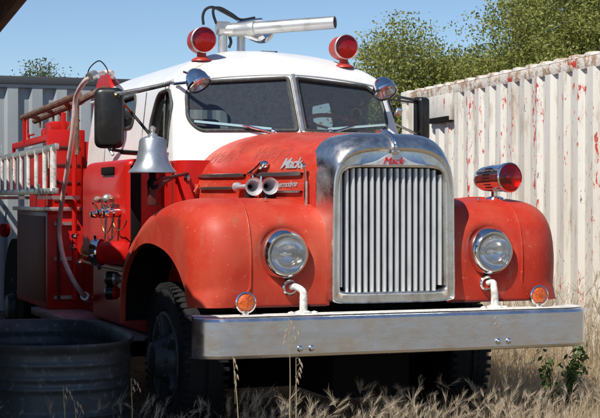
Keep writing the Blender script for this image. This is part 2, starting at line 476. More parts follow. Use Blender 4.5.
for y in (1.60,):
    m = MB(); p = hood_pt(y, 1.52, 0, .012); m.box(p, (.03, .02, .07), None, .004); m.tube([p + Vector((0, -.02, .02)), p + Vector((-.03, -.03, -.02))], .008, 8); m.build('hood_catch', 'red', hood)


# --- grille shell
def ring(y, w, zt, zb, hu, hl, nu, nl, K=36, S=10):
    P = []
    for k in range(K + 1):
        p = superarc(w, hu, nu, K, PI * k / K); P.append(Vector((p.x, y, zt - hu + p.z)))
    for k in range(1, S): P.append(Vector((w, y, lerp(zt - hu, zb + hl, k / S))))
    for k in range(K + 1):
        p = superarc(w, hl, nl, K, PI * k / K); P.append(Vector((-p.x, y, zb + hl - p.z)))
    for k in range(1, S): P.append(Vector((-w, y, lerp(zb + hl, zt - hu, k / S))))
    return P

sh = MB()
R_ = [ring(.262, .440, 1.850, .845, .40, .05, 4.2, 5), ring(.20, .431, 1.850, .845, .40, .05, 4.1, 5), ring(.14, .421, 1.846, .845, .40, .05, 4.0, 5),
      ring(.09, .412, 1.834, .845, .39, .05, 3.8, 5), ring(.05, .404, 1.814, .845, .37, .05, 3.6, 5), ring(.020, .398, 1.790, .845, .35, .05, 3.5, 5),
      ring(.004, .393, 1.770, .846, .34, .05, 3.5, 6), ring(.0, .387, 1.758, .848, .335, .05, 3.4, 6), ring(.004, .382, 1.745, .850, .33, .05, 3.4, 6), ring(.020, .378, 1.737, .853, .33, .05, 3.4, 6),
      ring(.020, .360, 1.668, .890, .23, .06, 5, 7), ring(.013, .351, 1.654, .900, .21, .06, 6.5, 7), ring(.020, .343, 1.644, .909, .20, .06, 7, 7),
      ring(.09, .338, 1.638, .913, .19, .06, 7, 7)]
for rr in R_:
    for q in rr: q.x *= (1 - .03 * (q.z - 1.0) if q.z > 1 else 1)
sh.rows(R_, True); shell = sh.build('grille_shell', 'shell', T, 32); shell.location.y = .05
m = MB()   # centre crest on top of the shell
P = [Vector((0, -.004, 1.732)), Vector((0, -.012, 1.77)), Vector((0, .02, 1.81)), Vector((0, .08, 1.842)), Vector((0, .16, 1.857)), Vector((0, .262, 1.860))]
m.tube(P, .013, 10, smooth=True); m.box((0, -.004, 1.735), (.05, .016, .035), None, .006); m.build('crest', 'chrome', shell)
# badge plate with red script
m = MB(); pts = []
for k in range(25):
    x = lerp(-.20, .20, k / 24); pts.append((x, 1.660 + .058 * math.exp(-(x / .085) ** 2) + .012 * (1 - (x / .2) ** 2)))
lo = [(x, 1.654) for x, _ in pts]
m.rows([[Vector((x, .022, z)) for x, z in lo], [Vector((x, .010, z + .002)) for x, z in lo], [Vector((x, .010, z - .003)) for x, z in pts], [Vector((x, .022, z)) for x, z in pts]])
badge = m.build('badge_plate', 'slat', shell, 30)
vs, fs = text_geo('Mack', .062, .40, .003, -.0004, .95)
cx = sum(v.x for v in vs) / len(vs)
m = MB(); m.add([Vector((v.x * 1.05 - cx * 1.05, .006 - v.z, 1.660 + v.y)) for v in vs], fs); m.build('badge_lettering', 'textred', badge, 0)
# grille slats
m = MB(); N = 17
for i in range(N):
    x = lerp(-.322, .322, i / (N - 1))
    zt = 1.636 - (.035 if i in (0, N - 1) else .008 if i in (1, N - 2) else 0); zb = .912 + (.03 if i in (0, N - 1) else 0)
    sec = [(-.011, .085), (-.0128, .062), (-.008, .048), (0, .043), (.008, .048), (.0128, .062), (.011, .085)]
    m.rows([[Vector((x + a, b, zb)) for a, b in sec], [Vector((x + a, b, zt)) for a, b in sec]])
m.build('grille', 'slat', shell, 50)
m = MB(); m.box((0, .17, 1.29), (.70, .02, .80)); m.build('radiator_core', 'dark', shell)

# --- front fenders
def interp_path(keys, n):
    return catmull(keys, max(2, n // (len(keys) - 1)))

FP_ = [(.135, .835), (.115, .95), (.105, 1.08), (.115, 1.20), (.155, 1.315), (.24, 1.40), (.38, 1.445), (.62, 1.462), (.90, 1.455), (1.20, 1.425), (1.50, 1.355), (1.75, 1.24), (1.92, 1.08), (2.00, .92), (2.02, .78), (2.03, .62)]
FA_ = [(.30, .835), (.36, .90), (.44, .975), (.54, 1.04), (.66, 1.095), (.80, 1.135), (.95, 1.160), (1.12, 1.175), (1.28, 1.175), (1.43, 1.155), (1.58, 1.110), (1.72, 1.04), (1.83, .95), (1.89, .85), (1.91, .75), (1.92, .62)]
pp = catmull([Vector((0, a, b)) for a, b in FP_], 6); aa = catmull([Vector((0, a, b)) for a, b in FA_], 6)
def fender_pt(sd_, i, t):
    """t 0..1 inner flat, 1..2 rounding, 2..3 down the flank"""
    P, A = pp[i], aa[i]; d = A - P; L = d.length; dn = d / L; r = min(.24, L * .97); xo = 1.195
    if t <= 1: x = lerp(.38, xo - r, t); q = P.copy(); q.z -= .012 * (1 - t) * 0
    elif t <= 2:
        a = (t - 1) * PI / 2; x = xo - r + r * math.sin(a); q = P + dn * r * (1 - math.cos(a))
    else: x = xo - .01 * (t - 2); q = P + dn * lerp(r, L, t - 2)
    v = Vector((sd_ * x, q.y, q.z))
    dx, dz = x - .665, v.z - 1.135; rr = math.hypot(dx, dz) / .185
    if v.y < .3 and rr < 1: v.y += .045 * (1 - rr ** 4) ** 1.5
    return v
TT = list(np.linspace(0, 1, 34)) + [1 + k / 14 for k in range(1, 15)] + [2 + k / 5 for k in range(1, 6)]
for sd_ in (-1, 1):
    m = MB(); rows = [[fender_pt(sd_, i, t) for t in TT] + [fender_pt(sd_, i, 3) + Vector((-sd_ * .025, 0, 0)) + (aa[i] - pp[i]).normalized() * .0,
            fender_pt(sd_, i, 3) + Vector((-sd_ * .03, 0, 0)) - (aa[i] - pp[i]).normalized() * .03] for i in range(len(pp))]
    m.rows(rows); fen = m.build('front_fender', 'redhood' if False else 'red', T, 60)
    xin = .875   # welded seam bead
    tb = (xin - .38) / (1.195 - .24 - .38)
    m = MB(); m.tube([fender_pt(sd_, i, min(.995, tb - .0009 * max(0, i - 22) ** 1.2)) + Vector((0, -.002 if i < 24 else 0, .002 if i > 20 else 0)) for i in range(0, 62)], .007, 6); m.build('seam_bead', 'red', fen)
    m = MB(); m.tube([fender_pt(sd_, i, .14) + Vector((0, 0, .003)) for i in range(30, 66)], .006, 6)
    # inner liner
    # inner arch liner
    liner = MB(); liner.rows([[Vector((sd_ * 1.15, a.y + .01, a.z + .012)), Vector((sd_ * .62, a.y + .03, a.z + .03))] for a in aa]); liner.rows([[Vector((sd_ * .62, a.y, a.z)), Vector((sd_ * .62, 1.1, .55))] for a in aa])
    liner.build('wheel_arch_liner', 'dark', fen)
    # bottom lip at front
    m = MB(); m.bar((sd_ * .40, .14, .838), (sd_ * .97, .14, .838), .03, .012); m.build('lower_lip', 'darkred', fen)

    # headlight
    c = Vector((sd_ * .665, .095, 1.138))
    m = MB(); m.lathe([(-.035, .150), (.0, .140), (.022, .132), (.034, .120), (.034, .110), (.022, .104), (.01, .102)], c, (0, -1, 0), 48, False)
    hl = m.build('headlight', 'chrome', T)
    m = MB(); m.lathe([(.018, .1035), (-.01, .09), (-.035, .065), (-.048, .03), (-.05, 0)], c, (0, -1, 0), 40, False); m.build('reflector', 'chrome', hl)
    m = MB(); m.lathe([(-.045, .012), (-.01, .014), (0, .0)], c, (0, -1, 0), 12); m.box(c + Vector((0, -.0, 0)), (.07, .004, .012)); m.build('bulb', 'alu', hl)
    m = MB(); m.lathe([(.020, .104), (.030, .085), (.037, .05), (.040, 0)], c, (0, -1, 0), 40, False); m.build('lens', 'clear', hl)
    # hole with tow eye pipe
    c2 = Vector((sd_ * .635, .118, .945))
    m = MB(); m.lathe([(-.01, .046), (.012, .046), (.018, .040), (.012, .031), (-.03, .029)], c2, (0, -1, 0), 28, False); ez = m.build('socket_ring', 'chrome', T)
    m = MB(); m.lathe([(-.03, .03), (-.029, 0)], c2, (0, -1, 0), 20, False); m.build('socket_hole', 'dark', ez)
    bx = sd_ * .615 + .035
    m = MB(); m.tube([c2 + Vector((.012, .0, .004)), c2 + Vector((.025, -.045, .006)), Vector((bx, .045, .925)), Vector((bx, .035, .88)), Vector((bx, .035, .80))], [.017, .024], 12, smooth=True)
    m.lathe([(0, .05), (.012, .048), (.02, .028)], (bx, .04, .797), (0, 0, 1), 16)
    for q in (-.075, .065): m.lathe([(0, .022), (.012, .02), (.018, 0)], (bx + q, .03, .797), (0, 0, 1), 12)
    m.build('tow_hook', 'whitedirty', T)
    # turn signal
    c3 = Vector((sd_ * .938, .012, .872))
    m = MB(); m.lathe([(-.055, .030), (-.03, .055), (0, .062), (.010, .062), (.014, .054), (.008, .050)], c3, (0, -1, 0), 32); m.lathe([(0, .02), (.03, .02)], (c3.x, .012, .795), (0, 0, 1), 12)
    ts = m.build('turn_signal', 'chrome', T)
    m = MB(); m.lathe([(.006, .052), (.014, .044), (.019, .022), (.020, 0)], c3, (0, -1, 0), 28, False); m.build('lens', 'amber', ts)

# flat apron between hood and fenders + firewall
for sx in (-1, 1):
    for yy in (.35, .75, 1.15):
        m = MB(); m.lathe([(0, .012), (.008, .010), (.011, 0)], (sx * .70, yy, 1.455), (0, 0, 1), 10); m.build('fender_bolt', 'trim', T)
m = MB(); m.box((0, 1.1, 1.36), (.95, 1.5, .03)); m.box((0, 1.75, 1.1), (1.6, .04, 1.2)); m.build('firewall', 'darkred', T)

# --- bumper
BY = -.12
plan = catmull([Vector((-1.250, .02, 0)), Vector((-1.238, -.015, 0)), Vector((-1.195, -.075, 0)), Vector((-1.10, -.115, 0)), Vector((-.95, BY, 0))], 5)
plan += [Vector((x, BY, 0)) for x in np.linspace(-.8, .8, 18)] + [Vector((-p.x, p.y, 0)) for p in plan[::-1]]
bz0, bz1 = .565, .797
prof = [(.11, bz0 + .0), (.03, bz0), (.008, bz0 + .006), (0, bz0 + .022), (0, bz1 - .022), (.008, bz1 - .006), (.022, bz1), (.20, bz1 + .001), (.20, bz1 - .012)]
m = MB(); m.rows([[Vector((p.x * (1 - o * .06 if abs(p.x) > 1.2 else 1), p.y + o, z)) for o, z in prof] for p in plan]); bump = m.build('bumper', 'bumper', T, 14)
m = MB(); m.rows([[Vector((p.x * .992, p.y + .018, bz1 + .004)), Vector((p.x * .985, p.y + .07, bz1 + .006)), Vector((p.x * .985, p.y + .20, bz1 + .004))] for p in plan]); m.build('bumper_top', 'whitedirty', bump)
for bx in (-.660, -.590, .590, .660):
    m = MB(); m.lathe([(-.002, .019), (.006, .0175), (.013, .011), (.015, 0)], (bx, BY, .615), (0, -1, 0), 16); m.build('bolt', 'chrome', bump)
for body, zz in (('GB', .735), ('CR', .700)):
    vs, fs = text_geo(body, .042, 0, .0015); m = MB(); m.add([Vector((.565 + v.x, BY - .0012 - v.z, zz + v.y)) for v in vs], fs); m.build('stamped_letters', 'alu', bump, 0)

# --- chassis
m = MB()
for sx in (-.42, .42): m.box((sx, 3.70, .66), (.08, 7.2, .22))
m.box((0, .3, .66), (.9, .08, .2)); m.box((0, .24, .66), (1.5, .05, .20)); m.box((0, .75, .40), (.5, .7, .3)); m.box((0, 1.40, .50), (1.5, .12, .12)); m.box((0, .9, .80), (.6, 1.2, .5)); m.box((0, 6.4, .55), (1.5, .2, .2)); m.lathe([(0, .2), (.3, .22), (.4, .1)], (-.05, 6.2, .55), (0, 1, 0), 20)  # front cross boxes and pan box added to darken below the bumper
m.box((0, 3.2, .75), (1.5, 3.0, .3)); m.box((0, 2.15, .38), (1.62, .3, .50))  # low cross box added to darken the ground under the truck
m.build('chassis', 'dark', T)


def wheel(x, y, out, r=.49, w=.27, steer=0.0, name='front_wheel'):
    e = Vector((out * math.cos(steer), -abs(math.sin(steer)) if steer else 0, 0)); c = Vector((x, y, r - .06))
    m = MB(); pr = [(-w / 2, r * .60), (-w / 2, r * .90), (-w / 2 + .03, r * .985), (-w / 4, r)]
    pr += [(-.012, r), (-.010, r - .014), (.010, r - .014), (.012, r)]
    pr += [(w / 4, r), (w / 2 - .03, r * .985), (w / 2 + .004, r * .90), (w / 2 + .012, r * .78), (w / 2, r * .66), (w / 2 - .02, r * .62)]
    m.lathe(pr, c, e, 56, False); n = 58
    ax, u, wv = e.normalized(), Vector((0, 0, 1)), e.normalized().cross(Vector((0, 0, 1)))
    for k in range(n):
        a = 2 * PI * k / n; d = u * math.cos(a) + wv * math.sin(a); t = ax.cross(d)
        for sgn in (-1, 1):
            b = c + d * (r - .006) + ax * sgn * w * .36; m.add([b + t * .011 + ax * .045 - d * .03, b - t * .011 + ax * .045 - d * .03, b - t * .011 - ax * .045, b + t * .011 - ax * .045, b + t * .011 + ax * .045 + d * .004, b - t * .011 + ax * .045 + d * .004, b - t * .011 - ax * .045 + d * .012, b + t * .011 - ax * .045 + d * .012],
                [(0, 1, 2, 3), (4, 5, 6, 7), (0, 1, 5, 4), (1, 2, 6, 5), (2, 3, 7, 6), (3, 0, 4, 7)])
    wl = m.build(name, 'rubber', T, 30)
    m = MB(); f = w / 2
    m.lathe([(f - .03, r * .635), (f + .006, r * .62), (f + .006, r * .575), (f - .04, r * .55), (f - .10, r * .50), (f - .11, r * .2)], c, e, 40, False)
    for k in range(5):
        a = 2 * PI * k / 5 + .3; d = u * math.cos(a) + wv * math.sin(a)
        m.bar(c + ax * (f - .03) + d * r * .18, c + ax * (f - .02) + d * r * .585, .085, .05, .01)
        m.lathe([(0, .022), (.03, .018)], c + ax * (f - .0) + d * r * .54, ax, 10)
    m.build('rim', 'rimgrey', wl)
    m = MB(); m.lathe([(f - .09, r * .34), (f - .01, r * .33), (f + .03, r * .27), (f + .09, r * .22), (f + .10, r * .17), (f + .105, 0)], c, e, 32)
    for k in range(8):
        a = 2 * PI * k / 8; d = u * math.cos(a) + wv * math.sin(a); m.lathe([(0, .014), (.02, .013)], c + ax * (f + .02) + d * r * .275, ax, 8)
    m.build('hub', 'zinc', wl)
    return wl

wheel(-.91, 1.33, -1); wheel(.91, 1.33, 1)
for sx in (-1, 1): wheel(sx * .98, 6.45, sx, name='rear_wheel')

# --- cab shell (hollow, openings cut)
def qs(z): q = min(.985, max(0, (z - 2.27) / .30)); return q, 1 - math.sqrt(1 - q * q)
def Fz(z):
    q, k = qs(z)
    return float(np.interp(z, [1.68, 1.92, 2.27], [1.52, 1.60, 1.784])) + .12 * q + .95 * k
def Wz(z):
    q, k = qs(z)
    return max(.07, float(np.interp(z, [1.68, 1.92, 2.27], [.860, .845, .799])) - .02 * q - .85 * k ** .8)
def Bz(z):
    q, k = qs(z)
    return float(np.interp(z, [1.68, 1.92, 2.27], [4.63, 4.63, 4.60])) - .9 * k
def Vz(z): return .27
ROOFK = [2.27 + .30 * math.sin(k / 24 * math.radians(80)) for k in range(25)]
def cab_ring(z, inset=0.0):
    w, f, b, v = Wz(z) - inset, Fz(z) + inset, Bz(z) - inset, Vz(z)
    k = min(1, w / .8)
    pts = [(-w, f + v * w), (-w * .5, f + v * w * .5), (0, f), (w * .5, f + v * w * .5), (w, f + v * w), (w, b), (0, b + .02), (-w, b)]
    return [Vector((p.x, p.y, z)) for p in round_poly([Vector(q) for q in pts], [.08 * k, .5, .10 + .7 * min(1, max(0, z - 2.28) / .15), .5, .08 * k, .18 * k, 2, .18 * k], 8)]
def solid(rings):
    m = MB(); m.rows(rings, True); n = len(rings[0]); m.f.append(tuple(range(n))[::-1]); m.f.append(tuple(len(m.v) - n + k for k in range(n))); return m
def sm(zs):  # smooth the roof levels
    return zs
zs = [1.70, 1.92] + ROOFK
outer = solid([cab_ring(z) for z in zs]).build('cab', 'white', T, 40)
inner = solid([cab_ring(z, .045) for z in (1.72, 1.92, 2.30, 2.36, 2.42, 2.46)]).build('c1', 'interior', None, 0)
def prism(poly, axis, a, b, rad):
    P = round_poly([Vector(p) for p in poly], rad, 6); n = len(P)
    f = (lambda p, q: Vector((p.x, q, p.y))) if axis == 'y' else (lambda p, q: Vector((q, p.x, p.y)))
    m = MB(); m.rows([[f(p, a) for p in P], [f(p, b) for p in P]], True); m.f.append(tuple(range(n))); m.f.append(tuple(n + k for k in range(n))); return m, P
WS = [(-.030, 1.925), (-.030, 2.300), (-.62, 2.265), (-.725, 2.20), (-.745, 2.0), (-.68, 1.922)]
WSr = [.02, .02, .05, .10, .12, .09]
SW1 = [(1.955, 1.80), (2.44, 1.79), (2.47, 2.0), (2.36, 2.21), (2.06, 2.215), (1.945, 2.10)]
SW1r = [.07, .09, .15, .16, .12, .12]
SW2 = [(2.98, 2.0), (3.55, 1.99), (3.57, 2.23), (3.0, 2.24)]
RW = [(-.45, 1.92), (.45, 1.92), (.42, 2.24), (-.42, 2.24)]
cuts = []
mir = lambda P: [(-a, b) for a, b in P][::-1]
c_, PL = prism(WS, 'y', 1.2, 2.25, WSr); cuts.append(c_)
c_, PR = prism(mir(WS), 'y', 1.2, 2.25, WSr[::-1]); cuts.append(c_)
c_, P1_ = prism(SW1, 'x', -1.2, 1.2, SW1r); cuts.append(c_)
c_, P2_ = prism(SW2, 'x', -1.2, 1.2, .08); cuts.append(c_)
c_, P3_ = prism(RW, 'y', 4.3, 5.0, .06); cuts.append(c_)
cutobjs = [inner] + [c.build('c', 'interior', None, 0) for c in cuts]
for c in cutobjs:
    bo = outer.modifiers.new('b', 'BOOLEAN'); bo.operation = 'DIFFERENCE'; bo.object = c; bo.solver = 'EXACT'
outer.data.materials.append(M['interior'])
dg = bpy.context.evaluated_depsgraph_get(); nm = bpy.data.meshes.new_from_object(outer.evaluated_get(dg))
outer.modifiers.clear(); outer.data = nm; nm.name = 'cab'
for c in cutobjs: bpy.data.objects.remove(c)
# inner faces take the dark lining
if M['interior'].name not in [q.name for q in nm.materials]: nm.materials.append(M['interior'])
ii = [q.name for q in nm.materials].index(M['interior'].name)
for p in nm.polygons:
    c = p.center
    z = c.z
    if 1.71 < z < 2.47 and p.material_index != ii:
        wi, fi, bi = Wz(z) - .03, Fz(z) + .03 + .27 * abs(c.x), Bz(z) - .03
        if abs(c.x) < wi and fi < c.y < bi and (c - Vector((0, 3, c.z))).length < 3: p.material_index = ii
    if z > 2.45 and abs(z - 2.46) < .004: p.material_index = ii
cab = outer
def fy(x, z): return Fz(z) + .27 * abs(x)
def ngon(P, name, m, parent, flip=False):
    a = MB(); a.v = [tuple(p) for p in P]; a.f = [tuple(range(len(P)))]; return a.build(name, m, parent, 0)
for P in (PL, PR):
    fr = MB(); fr.tube([Vector((p.x, fy(p.x, p.y) - .001, p.y)) for p in P] + [Vector((P[0].x, fy(P[0].x, P[0].y) - .001, P[0].y))], .013, 8, False)
    ws = fr.build('windscreen_frame', 'gasket', cab)
    ngon([Vector((p.x, fy(p.x, p.y) + .014, p.y)) for p in P], 'windscreen', 'glass', ws)
m = MB(); m.bar((0, Fz(1.92) - .012, 1.915), (0, Fz(2.30) - .008, 2.325), .034, .018, .005); m.build('windscreen_pillar', 'alu', cab)
for sx in (-1, 1):
    for P in (P1_, P2_):
        fr = MB(); L = [Vector((sx * (Wz(p.y) + .001), p.x, p.y)) for p in P]; fr.tube(L + [L[0]], .014, 8, False); w_ = fr.build('side_window_frame', 'gasket', cab)
        ngon([Vector((sx * (Wz(p.y) - .02), p.x, p.y)) for p in P], 'side_window', 'sideglass', w_)
ngon([Vector((p.x, 4.60, p.y)) for p in P3_], 'rear_window', 'sideglass', cab)
m = MB(); m.bar((-.828, 2.15, 1.80), (-.80, 2.20, 2.20), .012, .03); m.build('vent_window_bar', 'gasket', cab)   # vent divider
# door outline seams on the white cab
for sx in (-1, 1):
    for yy, zz in ((2.68, 2.24), (3.85, 2.24)):
        m = MB(); m.tube([Vector((sx * (Wz(1.72) + .001), yy, 1.72)), Vector((sx * (Wz(2.0) + .0015), yy, 2.0)), Vector((sx * (Wz(zz) + .001), yy + .02, zz))], .0045, 6); m.build('door_seam', 'gasket', cab)
for sx in (-1, 1):
    m = MB(); m.tube([Vector((sx * (Wz(2.27) + .006), y, 2.275)) for y in np.linspace(1.99, 4.55, 12)], .011, 8); m.build('rain_gutter', 'white', cab)
m = MB(); m.tube([Vector((x, Fz(2.325 - .05 * (x / .7) ** 2) + .27 * abs(x) - .004, 2.325 - .05 * (x / .7) ** 2)) for x in np.linspace(-.70, .70, 20)], .007, 8)
m.build('roof_lip', 'white', cab)
# roof stain
def roof_z(x, y):
    lo, hi = 2.27, 2.569
    for _ in range(40):
        z = (lo + hi) / 2
        ins = abs(x) < Wz(z) and y > Fz(z) + .27 * abs(x) and y < Bz(z)
        if ins: lo = z
        else: hi = z
    return lo
m = MB(); P = [(-.52, 2.12), (-.57, 2.08), (-.62, 2.05), (-.66, 2.03), (-.70, 2.02)]
m.rows([[Vector((x - .012, y - .012, roof_z(x - .012, y - .012) + .004)), Vector((x, y, roof_z(x, y) + .005)), Vector((x + .014, y + .010, roof_z(x + .014, y + .010) + .004))] for x, y in P]); m.build('roof_stain', 'stain', cab, 0)

# cab interior: seats, dash, steering wheel
m = MB(); m.box((0, 1.98, 1.78), (1.46, .25, .16), None, .03); m.box((0, 3.2, 1.52), (1.6, 2.9, .04)); m.build('dashboard', 'interior', cab)
for sx in (-.40, .40):
    m = MB(); m.box((sx, 2.75, 1.62), (.55, .5, .14), None, .04); m.box((sx, 3.02, 1.86), (.52, .12, .42), (-.15, 0, 0), .04); m.build('seat', 'seat', cab)
m = MB(); c = Vector((.49, 2.22, 1.965)); ax = Vector((0, -.50, .86)).normalized(); u = Vector((1, 0, 0)); w_ = ax.cross(u)
m.tube([c + (u * math.cos(2 * PI * k / 40) + w_ * math.sin(2 * PI * k / 40)) * .235 for k in range(41)], .016, 8, False)
for k in range(3):
    a = 2 * PI * k / 3 + PI / 6; m.tube([c, c + (u * math.cos(a) + w_ * math.sin(a)) * .235], .009, 6)
m.tube([c, c - ax * .4], .02, 8); m.build('steering_wheel', mat('red_bakelite', (.50, .06, .05), .3), cab)

# --- red lower cab body
m = MB(); pts = round_poly([Vector((-.865, 1.62)), Vector((.865, 1.62)), Vector((.865, 4.66)), Vector((-.865, 4.66))], [.10, .10, .05, .05], 6)
m.rows([[Vector((p.x * k, p.y, z)) for p in pts] for z, k in ((.52, .99), (.60, 1), (1.66, 1), (1.716, .994))], True); m.f.append(tuple(range(len(pts)))); lower = m.build('lower_body', 'redside', T, 40)
m = MB(); L = [Vector((-.868, y, z)) for y, z in ((1.78, 1.70), (1.78, 1.2), (1.80, .62))]; m.tube(L, .006, 6); m.build('door_seam', 'darkred', lower); m = MB(); L = [Vector((-.868, 2.62, z)) for z in (1.70, .62)]; m.tube(L, .006, 6); m.build('door_seam', 'darkred', lower)
m = MB(); m.tube([(-.872, 2.50, 1.66), (-.915, 2.50, 1.655), (-.915, 2.38, 1.655), (-.90, 2.37, 1.65)], .010, 8); m.build('door_handle', 'chrome', lower)

# pump module bulging out behind the door
m = MB(); pts = round_poly([Vector((2.08, .985)), Vector((3.52, .985)), Vector((3.52, 1.735)), Vector((2.08, 1.735))], [.03, .12, .24, .05], 8)
m.rows([[Vector((x, lerp(2.8, p.x, k), lerp(1.36, p.y, k2))) for p in pts] for x, k, k2 in ((-.80, 1, 1), (-1.06, 1, 1), (-1.095, .985, .975), (-1.11, .95, .93), (-1.115, .4, .4))], True); m.f.append(tuple(len(m.v) - len(pts) + k for k in range(len(pts))))
pump = m.build('pump_housing', 'redside', T, 50)
m = MB(); m.tube([(-1.10, 3.53, 1.06), (-1.11, 3.50, 1.0), (-1.115, 3.40, .975), (-1.118, 2.9, .968), (-1.118, 2.2, .962), (-1.10, 2.06, .962)], .012, 8, smooth=True); m.build('gold_trim', 'brass', pump)
m = MB(); m.tube([(-1.10, 3.53, 1.10), (-1.12, 3.50, 1.05), (-1.125, 3.40, 1.03), (-1.128, 3.0, 1.02)], .007, 8, smooth=True); m.build('gold_trim', 'brass', pump)
m = MB(); m.box((-1.12, 2.60, 1.66), (.02, .36, .055), None, .008); m.build('vent_slot', 'dark', pump)
m = MB(); m.box((-1.05, 2.062, 1.40), (.075, .02, .58), None, .01); m.build('front_shade_strip', 'dark', pump)  # dark strip standing for the shadow on the housing's front face

def pk(u, v, x=-1.12): return at(u, v, x=x)
# drain valves and gauges
p = pk(113, 198.5); q = pk(102, 199.5); m = MB()
m.lathe([(0, .02), (.03, .035), (.06, .032), (.08, .015), (.085, 0)], p + Vector((0, 0, 0)), (-1, -.2, 0), 20); m.build('pump_knob', 'alu', pump); m = MB()
m.lathe([(0, .015), (.03, .026), (.05, .024), (.065, 0)], q, (-1, -.2, 0), 16)
m.build('pump_knob', 'alu', pump)
m = MB(); m.tube([p + Vector((-.03, 0, 0)), q + Vector((-.03, 0, 0))], .006, 6); m.tube([p + Vector((-.03, 0, 0)), p + Vector((-.03, -.18, .0))], .008, 8); m.build('control_rod', 'brass', pump)
for (u, v) in ((106, 213), (113, 211), (119, 212)):
    m = MB(); p = pk(u, v); m.lathe([(0, .03), (.02, .034), (.05, .034), (.06, .026), (.09, .028), (.12, .020), (.125, 0)], p, (-1, -.25, -.1), 18)
    m.tube([p + Vector((-.06, 0, .02)), p + Vector((-.08, 0, .06)), p + Vector((-.10, -.02, .07))], .008, 8); m.build('drain_valve', 'chrome', pump)
for (u1, v1, u2, v2, dz) in ((101, 215, 110, 233, 6), (112, 216, 124, 230, 5)):
    a = pk(u1, v1, -1.17); b = pk(u2 + 3, v1 + 4, -1.15); c = pk((u1 + u2) / 2, v2, -1.15)
    m = MB(); m.tube([a, (a + c) / 2 + Vector((0, .02, -.02)), c, (b + c) / 2 + Vector((0, -.02, -.02)), b], .0045, 6, smooth=True); m.build('drain_chain', 'brass', pump)
# big capped outlet
p = pk(128, 252.5, -1.08); m = MB(); ax = Vector((-.75, .62, 0)); m.lathe([(-.05, .10), (.0, .085), (.04, .078), (.20, .078), (.20, .09)], p, ax, 28)
ol = m.build('pump_outlet', 'redside', T)
m = MB(); m.lathe([(.20, .094), (.215, .098), (.255, .098), (.262, .085), (.262, .0)], p, ax, 28)
for k in range(4):
    a = k * PI / 2 + .4; u_, w2 = ax.normalized().orthogonal().normalized(), ax.normalized().cross(ax.normalized().orthogonal().normalized()); d = u_ * math.cos(a) + w2 * math.sin(a)
    m.tube([p + ax.normalized() * .235 + d * .09, p + ax.normalized() * .235 + d * .125], .014, 8)
m.build('outlet_cap', 'chrome', ol)
for (u, v, mm) in ((121, 279, 'rubber'), (121, 293, 'rubber')):
    p = pk(u, v, -1.02); m = MB(); m.tube([p, p + Vector((-.0, -.30, .01))], .030, 12); m.lathe([(0, .03), (.02, .05), (.05, .05), (.06, .03)], p + Vector((0, .05, 0)), (-.8, .5, 0), 16); o_ = m.build('lower_outlet', 'redside' if v > 280 else 'alu', T)
    m = MB(); m.lathe([(.04, .052), (.09, .055), (.11, .03), (.11, 0)], p + Vector((0, .05, 0)), (-.8, .5, 0), 16); m.build('outlet_cap', 'black', o_)
# lower skirt panel and running board
m = MB(); m.box((-.93, 2.85, .75), (.13, 1.6, .44), None, .02); m.build('lower_panel', 'redside', T)
m = MB(); m.box((-1.02, 3.55, .50), (.40, 3.1, .035), None, .006); rb = m.build('running_board', 'board', T)
m = MB(); m.box((-1.21, 3.55, .485), (.015, 3.1, .06), None, .003); m.build('board_edge', 'rust', rb)
for y in (2.2, 3.6, 4.9):
    m = MB(); m.box((-.95, y, .42), (.3, .05, .12)); m.build('board_bracket', 'dark', rb)

# --- rear body
m = MB(); m.box((0, 5.45, 1.37 / 2 + .26), (2.30, 1.5, .86), None, .015); body = m.build('rear_body', 'redside', T)
m = MB(); m.box((-1.152, 5.45, .94), (.012, 1.30, .74), None, .004); m.build('side_shade_panel', mat('shaded_side_red', (.20, .012, .010), .55, spec=.25), body)  # dark red panel painting in the shade on the rear body's side
m = MB(); m.box((0, 5.60, 1.66), (1.96, 1.8, .58), None, .015); m.build('upper_body', 'redside', body)
m = MB(); m.box((-1.16, 5.45, 1.372), (.06, 1.54, .035), None, .005); m.box((-1.0, 4.69, 1.372), (.36, .05, .035), None, .005); m.box((0, 4.69, 1.372), (2.3, .03, .03)); m.build('body_trim', 'alu', body)
for sx in (-1, 1):
    m = MB(); m.box((sx * .99, 4.735, 1.69), (.32, .10, .72), None, .01); m.build('corner_post', 'redside', body)
m = MB(); m.tube([(-1.10, 4.68, 1.72), (-1.15, 4.66, 1.72), (-1.16, 4.66, 1.90), (-1.11, 4.68, 1.90)], .012, 8); m.build('grab_handle', 'chrome', body)
m = MB(); m.bar((-1.0, 4.7, 2.02), (-1.05, 6.9, 1.98), .05, .06, .008); m.bar((-1.06, 6.9, 2.0), (-1.06, 6.9, 1.7), .03, .03)
m.bar((-1.06, 6.3, 2.0), (-1.06, 6.3, 2.25), .03, .03); m.bar((-1.0, 4.76, 2.2), (-1.0, 4.76, 2.0), .04, .04, .006)
m.box((-.98, 5.0, 2.08), (.22, .30, .10), None, .02); m.box((-.95, 5.55, 2.06), (.16, .2, .08), None, .02); m.build('body_rail', 'redside', body)
m = MB(); m.lathe([(0, .0), (.002, .56), (.36, .56), (.362, .52), (.362, 0)], (-.78, 6.45, .52), (-1, 0, 0), 40); rf = m.build('rear_fender', 'dark', body)
m = MB(); m.lathe([(0, .05), (.03, .07), (.06, .065), (.065, 0)], at(8, 230, x=-1.2), (-1, -.6, 0), 18); m.build('marker_lamp', 'redbowl', body)
for zz in (1.45, 1.60, 1.75, 1.90):
    m = MB(); m.box((-.99, 4.680, zz), (.22, .012, .022), None, .003); m.build('louvre', 'darkred', body)
